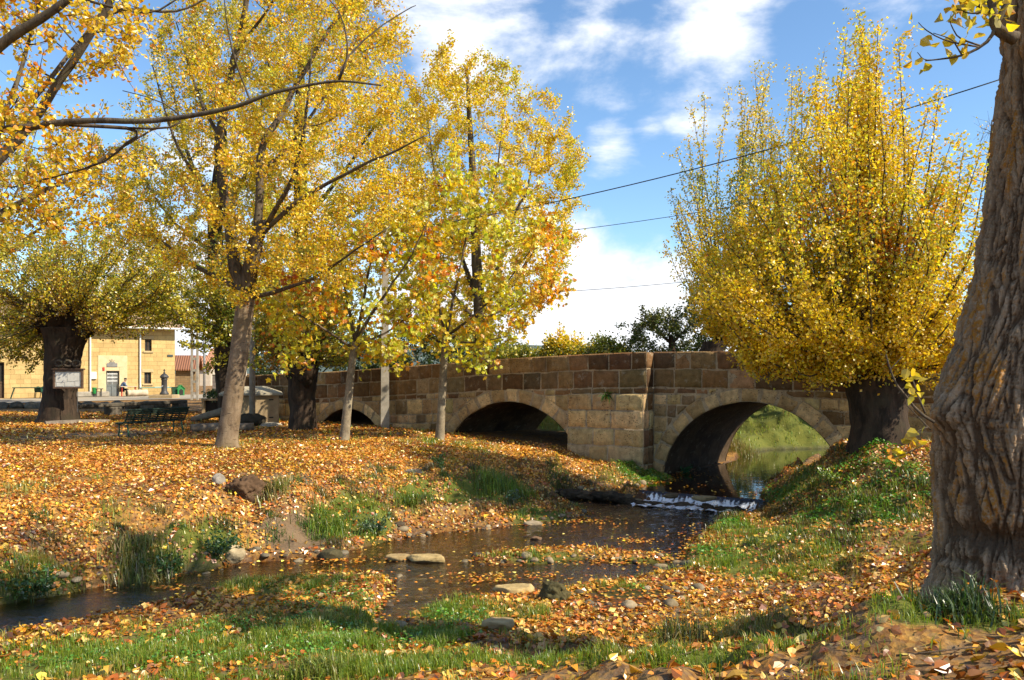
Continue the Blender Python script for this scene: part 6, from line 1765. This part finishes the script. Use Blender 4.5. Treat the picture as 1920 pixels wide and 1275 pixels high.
for q_ in k:
    r_ = rng.gamma(2.2, .017) + .018; c_ = np.array([(.30, .24, .15), (.20, .17, .12), (.12, .09, .06), (.38, .30, .19)][rng.integers(4)])
    rock_mb(mb, (x[q_], y[q_], float(ground(x[q_], y[q_])) + r_ * .15), (r_ * rng.uniform(.9, 1.6), r_, r_ * rng.uniform(.45, .8)), int(q_), c_, rng.uniform(0, 3), 0, 2)
tag(mb.build('pebbles', M_ROCK, None, smooth=True, origin=(0, 0, 0)), 'small pebbles and stones in the shallow margins of the stream', 'pebbles', kind='stuff')
# ------------------------------------------------------------------ single plants one can point at
def weed(label, px, py, w_, h_, n, pal, kind='leaf', name='weed'):
    p = hit(px, py); mb = MB()
    if kind == 'grass':
        a = rng.normal(0, w_ * .4, (n, 2)); xs, ys = p[0] + a[:, 0], p[1] + a[:, 1]
        blades(mb, xs, ys, ground(xs, ys), rng.uniform(.4, 1, n) * h_, pick_cols(n, pal, [1] * len(pal), .25), .7, .006)
    else:
        for _ in range(max(6, n // 26)):
            e = p + np.array([rng.normal(0, w_ * .5), rng.normal(0, w_ * .4), h_ * rng.uniform(.55, 1)])
            b0_ = p + np.array([rng.normal(0, w_ * .15), rng.normal(0, w_ * .12), -.02])
            mb.tube([b0_, (b0_ + e) / 2 + [0, 0, .03], e], .004, 4, col=(.08, .10, .03))
            Q = b0_ + (e - b0_) * rng.uniform(.25, 1.05, (26, 1)) + rng.normal(0, .035, (26, 3))
            leaf_mb(Q, rng.uniform(.035, .07, 26), pick_cols(26, pal, [1] * len(pal), .22), LEAF_Q, mb=mb)
    return tag(mb.build(name, L_GRASS, None, origin=p), label, 'plant')


DG = [(.07, .16, .035), (.12, .22, .06), (.05, .11, .025)]; GG = [(.17, .27, .025), (.26, .33, .04), (.10, .18, .02)]; SG = [(.42, .34, .14), (.32, .28, .07), (.18, .22, .04)]
weed('grey green leafy weed low on the left bank just above the water bend', 700, 1000, .34, .34, 320, [(.14, .22, .11), (.09, .16, .07), (.05, .1, .03)])
weed('spiky dark weed sprouting beside the grey slab on the bank top', 828, 882, .34, .40, 150, DG)
weed('dark green grass tuft in the middle of the leaf slope under the grey slab', 765, 945, .5, .32, 420, GG, 'grass', 'grass_tuft')
weed('largest green grass tuft on the left bank near the bridge', 945, 915, .8, .42, 900, GG, 'grass', 'grass_tuft')
weed('small upright grey green weed right of the largest tuft', 958, 945, .16, .34, 170, [(.15, .22, .12), (.09, .15, .07)])
weed('dark tuft on the left end of the weir ledge', 1058, 928, .42, .3, 420, [(.12, .12, .03), (.2, .16, .05), (.06, .08, .02)], 'grass', 'grass_tuft')
weed('drooping straw grass tuft beside the brown earth clod', 520, 915, .42, .3, 420, SG, 'grass', 'grass_tuft')
weed('drooping straw and green tuft hanging over the water at the left', 265, 1075, .6, .42, 700, SG, 'grass', 'grass_tuft')
weed('dark leafy clump at the water edge beside the drooping straw tuft', 310, 1078, .42, .36, 380, DG)
weed('shady green clump just left of the small cream stone', 405, 1042, .5, .4, 420, DG)
weed('green tuft on the leaf slope above the dark mossy stone', 615, 992, .5, .36, 520, GG, 'grass', 'grass_tuft')
weed('leafy green bank plant at the far left water edge', 60, 1118, .7, .4, 500, DG)
weed('tall thin tuft in the near grass below the puddle', 1275, 1205, .3, .34, 260, [(.12, .14, .03), (.2, .17, .05)], 'grass', 'grass_tuft')
weed('dark grass tuft against the foot of the huge trunk', 1800, 1150, .34, .24, 520, [(.04, .08, .02), (.07, .11, .03)], 'grass', 'grass_tuft')
weed('pale long grass tuft at the bottom edge of the picture', 600, 1268, .3, .26, 420, [(.24, .27, .05), (.16, .22, .03)], 'grass', 'grass_tuft')
weed('watercress clump in the dark pool under the right arch', 1285, 888, .3, .22, 240, [(.03, .14, .03), (.05, .18, .04)])
weed('dry brown grass clump at the water edge beyond the right arch', 1385, 846, .9, .6, 900, [(.34, .22, .08), (.25, .2, .05), (.16, .2, .03)], 'grass', 'grass_tuft')
weed('lush green weed on the top of the mound beside the black stump', 1560, 905, .5, .3, 380, GG)
for lab, pts_, r in [('long bare twig lying on the near bank by the huge trunk', [(1680, 1238), (1740, 1232), (1800, 1226), (1835, 1222)], .008), ('forked dry twig among the near leaves, lower middle', [(1270, 1238), (1300, 1228), (1330, 1215)], .006), ('thin curved twig at the bottom right of the near bank', [(1455, 1275), (1475, 1255), (1482, 1240)], .006)]:
    Q = np.array([hit(*q_) + [0, 0, .03] for q_ in pts_]); tag(MB().tube(spline(Q, 12), np.linspace(r, r * .4, 12), 6).build('twig', B_TWIG, None, smooth=True), lab, 'twig')

# ------------------------------------------------------------------ the person by the door
def skin(name, J, E, mat, root, parent=None):
    me = bpy.data.meshes.new(name + '_skeleton'); me.from_pydata([j[:3] for j in J], E, [])
    o = bpy.data.objects.new(name, me); COL.objects.link(o)
    m1 = o.modifiers.new('s', 'SKIN'); m2 = o.modifiers.new('d', 'SUBSURF'); m2.levels = m2.render_levels = 2
    for k, j in enumerate(J):
        sv = me.skin_vertices[0].data[k]; sv.radius = (j[3], j[4] if len(j) > 4 else j[3]); sv.use_root = (k == 0)
    bpy.context.view_layer.update()
    ev = o.evaluated_get(bpy.context.evaluated_depsgraph_get()); nm = bpy.data.meshes.new_from_object(ev)
    o.modifiers.clear(); o.data = nm; nm.materials.clear(); nm.materials.append(mat)
    nm.polygons.foreach_set('use_smooth', np.ones(len(nm.polygons), bool))
    o.parent = parent or root
    return o


pr_ = on_front(221.5, 1.35)
pe = thing('person', 'seated person in blue jacket and dark cap leaning forward beside the grey door', 'person', pr_, HA + .1)
J = [(0, 0, .50, .13), (.05, 0, .66, .13), (.12, 0, .84, .14), (.19, 0, .98, .13), (.23, 0, 1.06, .06), (.27, 0, 1.13, .07), (.29, 0, 1.21, .088, .095), (.29, 0, 1.29, .07)]
E = [(0, 1), (1, 2), (2, 3), (3, 4), (4, 5), (5, 6), (6, 7)]
Jt, Et, Jj, Ej = [(0, 0, .50, .155)], [], [(0, 0, .49, .15), (.05, 0, .66, .155), (.12, 0, .84, .165), (.19, 0, .985, .14), (.22, 0, 1.03, .085)], [(0, 1), (1, 2), (2, 3), (3, 4)]
for s in (-1, 1):
    k = len(J); J += [(.17, s * .19, .97, .06), (.26, s * .24, .76, .048), (.46, s * .16, .70, .036), (.50, s * .15, .69, .03)]; E += [(3, k), (k, k + 1), (k + 1, k + 2), (k + 2, k + 3)]
    for f_ in range(4):
        q_ = len(J); yy = s * (.15 - .033 + .022 * f_); ln = (.05, .06, .056, .042)[f_]
        J += [(.545, yy, .69, .011), (.545 + ln, yy, .672, .009), (.55 + ln * 1.3, yy, .64, .007)]; E += [(k + 3, q_), (q_, q_ + 1), (q_ + 1, q_ + 2)]
    q_ = len(J); J += [(.515, s * .105, .685, .012), (.55, s * .085, .67, .009)]; E += [(k + 3, q_), (q_, q_ + 1)]
    k = len(J); J += [(.05, s * .10, .49, .085), (.44, s * .12, .50, .062), (.46, s * .12, .30, .052), (.42, s * .12, .08, .04), (.54, s * .13, .035, .036)]; E += [(0, k), (k, k + 1), (k + 1, k + 2), (k + 2, k + 3), (k + 3, k + 4)]
    k = len(Jt); Jt += [(.05, s * .10, .495, .105), (.44, s * .12, .505, .085), (.47, s * .12, .32, .075), (.43, s * .12, .12, .065)]; Et += [(0, k), (k, k + 1), (k + 1, k + 2), (k + 2, k + 3)]
    k = len(Jj); Jj += [(.17, s * .2, .975, .08), (.26, s * .25, .765, .068), (.44, s * .165, .705, .052)]; Ej += [(3, k), (k, k + 1), (k + 1, k + 2)]
k = len(J); J += [(.39, 0, 1.205, .014)]; E += [(6, k)]
for s in (-1, 1): J += [(.285, s * .098, 1.20, .018)]; E += [(6, len(J) - 1)]
body = skin('body', J, E, simple('skin', (.45, .26, .17), (.38, .21, .13), 8, .6), pe)
skin('trousers', Jt, Et, simple('dark_cloth', (.03, .032, .04), (.02, .02, .026), 14, .9), pe)
skin('jacket', Jj, Ej, simple('blue_cloth', (.09, .14, .25), (.06, .10, .18), 14, .9), pe)
b = MB(); b.lathe([(.098, 1.25), (.102, 1.29), (.09, 1.33), (.05, 1.35), (.0, 1.355)], o=(.285, 0, 0), n=14); b.box((.34, -.075, 1.25), (.46, .075, 1.262), bev=.005); b.build('cap', M_DARK, pe, local=True, smooth=True)
b = MB()
for s in (-1, 1): b.lathe([(.0, -.011), (.011, 0), (.0, .011)], o=(.372, s * .035, 1.232), n=8)
b.build('eyes', M_DARK, pe, local=True)
for s in (-1, 1):
    b = MB(); b.box((.37, s * .13 - .05, 0), (.63, s * .13 + .05, .085), bev=.03); b.build('shoe', M_DARK, pe, local=True, smooth=True)
ch = thing('folding_chair', 'dark folding chair under the seated person by the door', 'chair', pr_ + [0, 0, 0], HA + .1)
b = MB(); b.box((-.22, -.2, .33), (.22, .2, .365), bev=.01); b.build('seat', M_IRON, ch, local=True)
b = MB(); b.box((-.27, -.2, .55), (-.235, .2, .86), bev=.01)
for s in (-.18, .18): b.tube([(-.23, s, .34), (-.255, s, .6)], .014, 6)
b.build('backrest', M_IRON, ch, local=True)
for sx, sy in ((-.2, -.18), (-.2, .18), (.2, -.18), (.2, .18)):
    b = MB(); b.tube([(sx, sy, .33), (sx * 1.15, sy, 0)], .014, 6); b.build('leg', M_STEEL, ch, local=True)

# ------------------------------------------------------------------ far hill
hp = MB(); th_ = np.linspace(-1, 1, 60); dd = np.linspace(0, 1, 14)
A_, B_ = np.meshgrid(th_, dd)
hx = -60 + A_ * 620; hy = 700 + B_ * 300 + 40 * A_ ** 2
hz_ = 1.5 + 34 * np.sin(B_ * math.pi / 2) * (np.cos(A_ * 1.5) ** 2) * (1 + .25 * fbm(np.stack([A_.ravel() * 4, B_.ravel() * 2, 0 * A_.ravel()], 1), 241, 3).reshape(A_.shape))
i = np.arange(13)[:, None] * 60; j = np.arange(59)[None, :]
hp.add(np.stack([hx, hy, hz_], -1).reshape(-1, 3), np.stack([i + j, i + j + 1, i + 61 + j, i + 60 + j], -1).reshape(-1, 4))
tag(hp.build('hills', simple('far_hillside', (.10, .13, .11), (.07, .10, .08), .02, .95, .1, 1.0), None, smooth=True, origin=(0, 0, 0)), 'low blue green hill on the horizon behind the bridge', 'hill', kind='structure')
# ------------------------------------------------------------------ sky, sun, camera
W = bpy.data.worlds.new('World'); SC.world = W; W.use_nodes = True
nt = W.node_tree; nt.nodes.clear()


def wn(typ, **kw):
    nd = nt.nodes.new(typ)
    for k, v in kw.items():
        if k.startswith('i_'):
            key = k[2:]; key = int(key) if key.isdigit() else key
            if isinstance(v, bpy.types.NodeSocket): nt.links.new(v, nd.inputs[key])
            else: nd.inputs[key].default_value = v
        else: setattr(nd, k, v)
    return nd


az = math.atan2(SUN[0], SUN[1])
sky = wn('ShaderNodeTexSky'); sky.sky_type = 'NISHITA'; sky.sun_disc = False
sky.sun_elevation = SUN_EL; sky.sun_rotation = az; sky.air_density = 1.0; sky.dust_density = .35; sky.ozone_density = 2.0; sky.altitude = 900
tc = wn('ShaderNodeTexCoord').outputs['Generated']


def m(op, a, b=0.0, clamp=False):
    return wn('ShaderNodeMath', operation=op, use_clamp=clamp, i_0=a, i_1=b).outputs[0]


def blob(px, py, r):
    d = Vector(((px - HX), F, HY - py)).normalized()
    v = wn('ShaderNodeVectorMath', operation='DISTANCE', i_0=tc, i_1=tuple(d)).outputs['Value']
    return wn('ShaderNodeMapRange', interpolation_type='SMOOTHSTEP', i_0=v, i_1=0.0, i_2=r / F, i_3=1.0, i_4=0.0).outputs[0]


mp = wn('ShaderNodeMapping', i_Vector=tc, i_Scale=(1, 1, 2.0)).outputs[0]
n1 = wn('ShaderNodeTexNoise', i_Vector=mp, i_Scale=4.2, i_Detail=9, i_Roughness=.58, i_Distortion=.25).outputs['Fac']
n2 = wn('ShaderNodeTexNoise', i_Vector=mp, i_Scale=11.0, i_Detail=6, i_Roughness=.6).outputs['Fac']
cov = None
for px, py, r, w in [(900, 0, 330, .58), (1120, 20, 260, .50), (1340, 30, 270, .60), (1600, -30, 260, .46), (1740, -30, 200, .3), (1140, 265, 90, .26), (1215, 240, 60, .2), (1080, 640, 330, .85), (1220, 600, 220, .75), (900, 560, 330, .7), (560, 430, 400, .45), (150, 430, 380, .42), (380, 60, 260, .22), (120, 60, 180, .1), (350, 600, 500, .6), (1330, 640, 200, .6), (1160, 490, 60, .2)]:
    b = m('MULTIPLY', blob(px, py, r), w)
    cov = b if cov is None else m('MAXIMUM', cov, b)
base = wn('ShaderNodeTexNoise', i_Vector=mp, i_Scale=1.7, i_Detail=2).outputs['Fac']
back = wn('ShaderNodeSeparateXYZ', i_0=tc).outputs[1]
cov = m('MAXIMUM', cov, m('MULTIPLY', wn('ShaderNodeMapRange', i_0=back, i_1=.45, i_2=.0, i_3=0.0, i_4=1.0).outputs[0], m('MULTIPLY', base, .45)))
den = m('ADD', cov, m('ADD', m('MULTIPLY', m('SUBTRACT', n1, .5), 1.35), m('MULTIPLY', m('SUBTRACT', n2, .5), .4)))
fac = wn('ShaderNodeMapRange', interpolation_type='SMOOTHSTEP', i_0=den, i_1=.20, i_2=.56, i_3=0.0, i_4=1.0).outputs[0]
ccol = wn('ShaderNodeMix', data_type='RGBA'); nt.links.new(n2, ccol.inputs[0]); ccol.inputs[6].default_value = (4.6, 4.9, 5.5, 1); ccol.inputs[7].default_value = (6.6, 6.55, 6.5, 1)
skc = wn('ShaderNodeMix', data_type='RGBA', blend_type='MULTIPLY'); skc.inputs[0].default_value = 1; nt.links.new(sky.outputs[0], skc.inputs[6]); skc.inputs[7].default_value = (.86, 1.0, 1.05, 1)
mx = wn('ShaderNodeMix', data_type='RGBA'); nt.links.new(fac, mx.inputs[0]); nt.links.new(skc.outputs[2], mx.inputs[6]); nt.links.new(ccol.outputs[2], mx.inputs[7])
bg = wn('ShaderNodeBackground', i_1=.128); nt.links.new(mx.outputs[2], bg.inputs[0])
wo = wn('ShaderNodeOutputWorld'); nt.links.new(bg.outputs[0], wo.inputs[0])

L = bpy.data.lights.new('sun', 'SUN'); L.energy = 5.0; L.angle = math.radians(.53); L.color = (1.0, .89, .70)
lo = bpy.data.objects.new('sun', L); COL.objects.link(lo)
hz = SUN / np.linalg.norm(SUN)
sd = Vector((hz[0] * math.cos(SUN_EL), hz[1] * math.cos(SUN_EL), math.sin(SUN_EL)))
lo.rotation_euler = sd.to_track_quat('Z', 'Y').to_euler(); lo.location = (20, 0, 30)

cam = bpy.data.cameras.new('camera'); co = bpy.data.objects.new('camera', cam); COL.objects.link(co)
co.location = (0, 0, ZC); co.rotation_euler = (math.radians(90), 0, 0)
cam.sensor_width = 36; cam.lens = F / 1920 * 36; cam.shift_y = (637.5 - HY) / 1920 * -1
cam.clip_start = .1; cam.clip_end = 5000
SC.camera = co
SC.view_settings.view_transform = 'Standard'; SC.view_settings.look = 'None'; SC.view_settings.exposure = 0.78; SC.view_settings.gamma = 1
SC.cycles.use_denoising = True
SC.cycles.max_bounces = 7; SC.cycles.diffuse_bounces = 3; SC.cycles.glossy_bounces = 3; SC.cycles.transmission_bounces = 4; SC.cycles.transparent_max_bounces = 8
SC.cycles.caustics_reflective = False; SC.cycles.caustics_refractive = False
SC.render.film_transparent = False
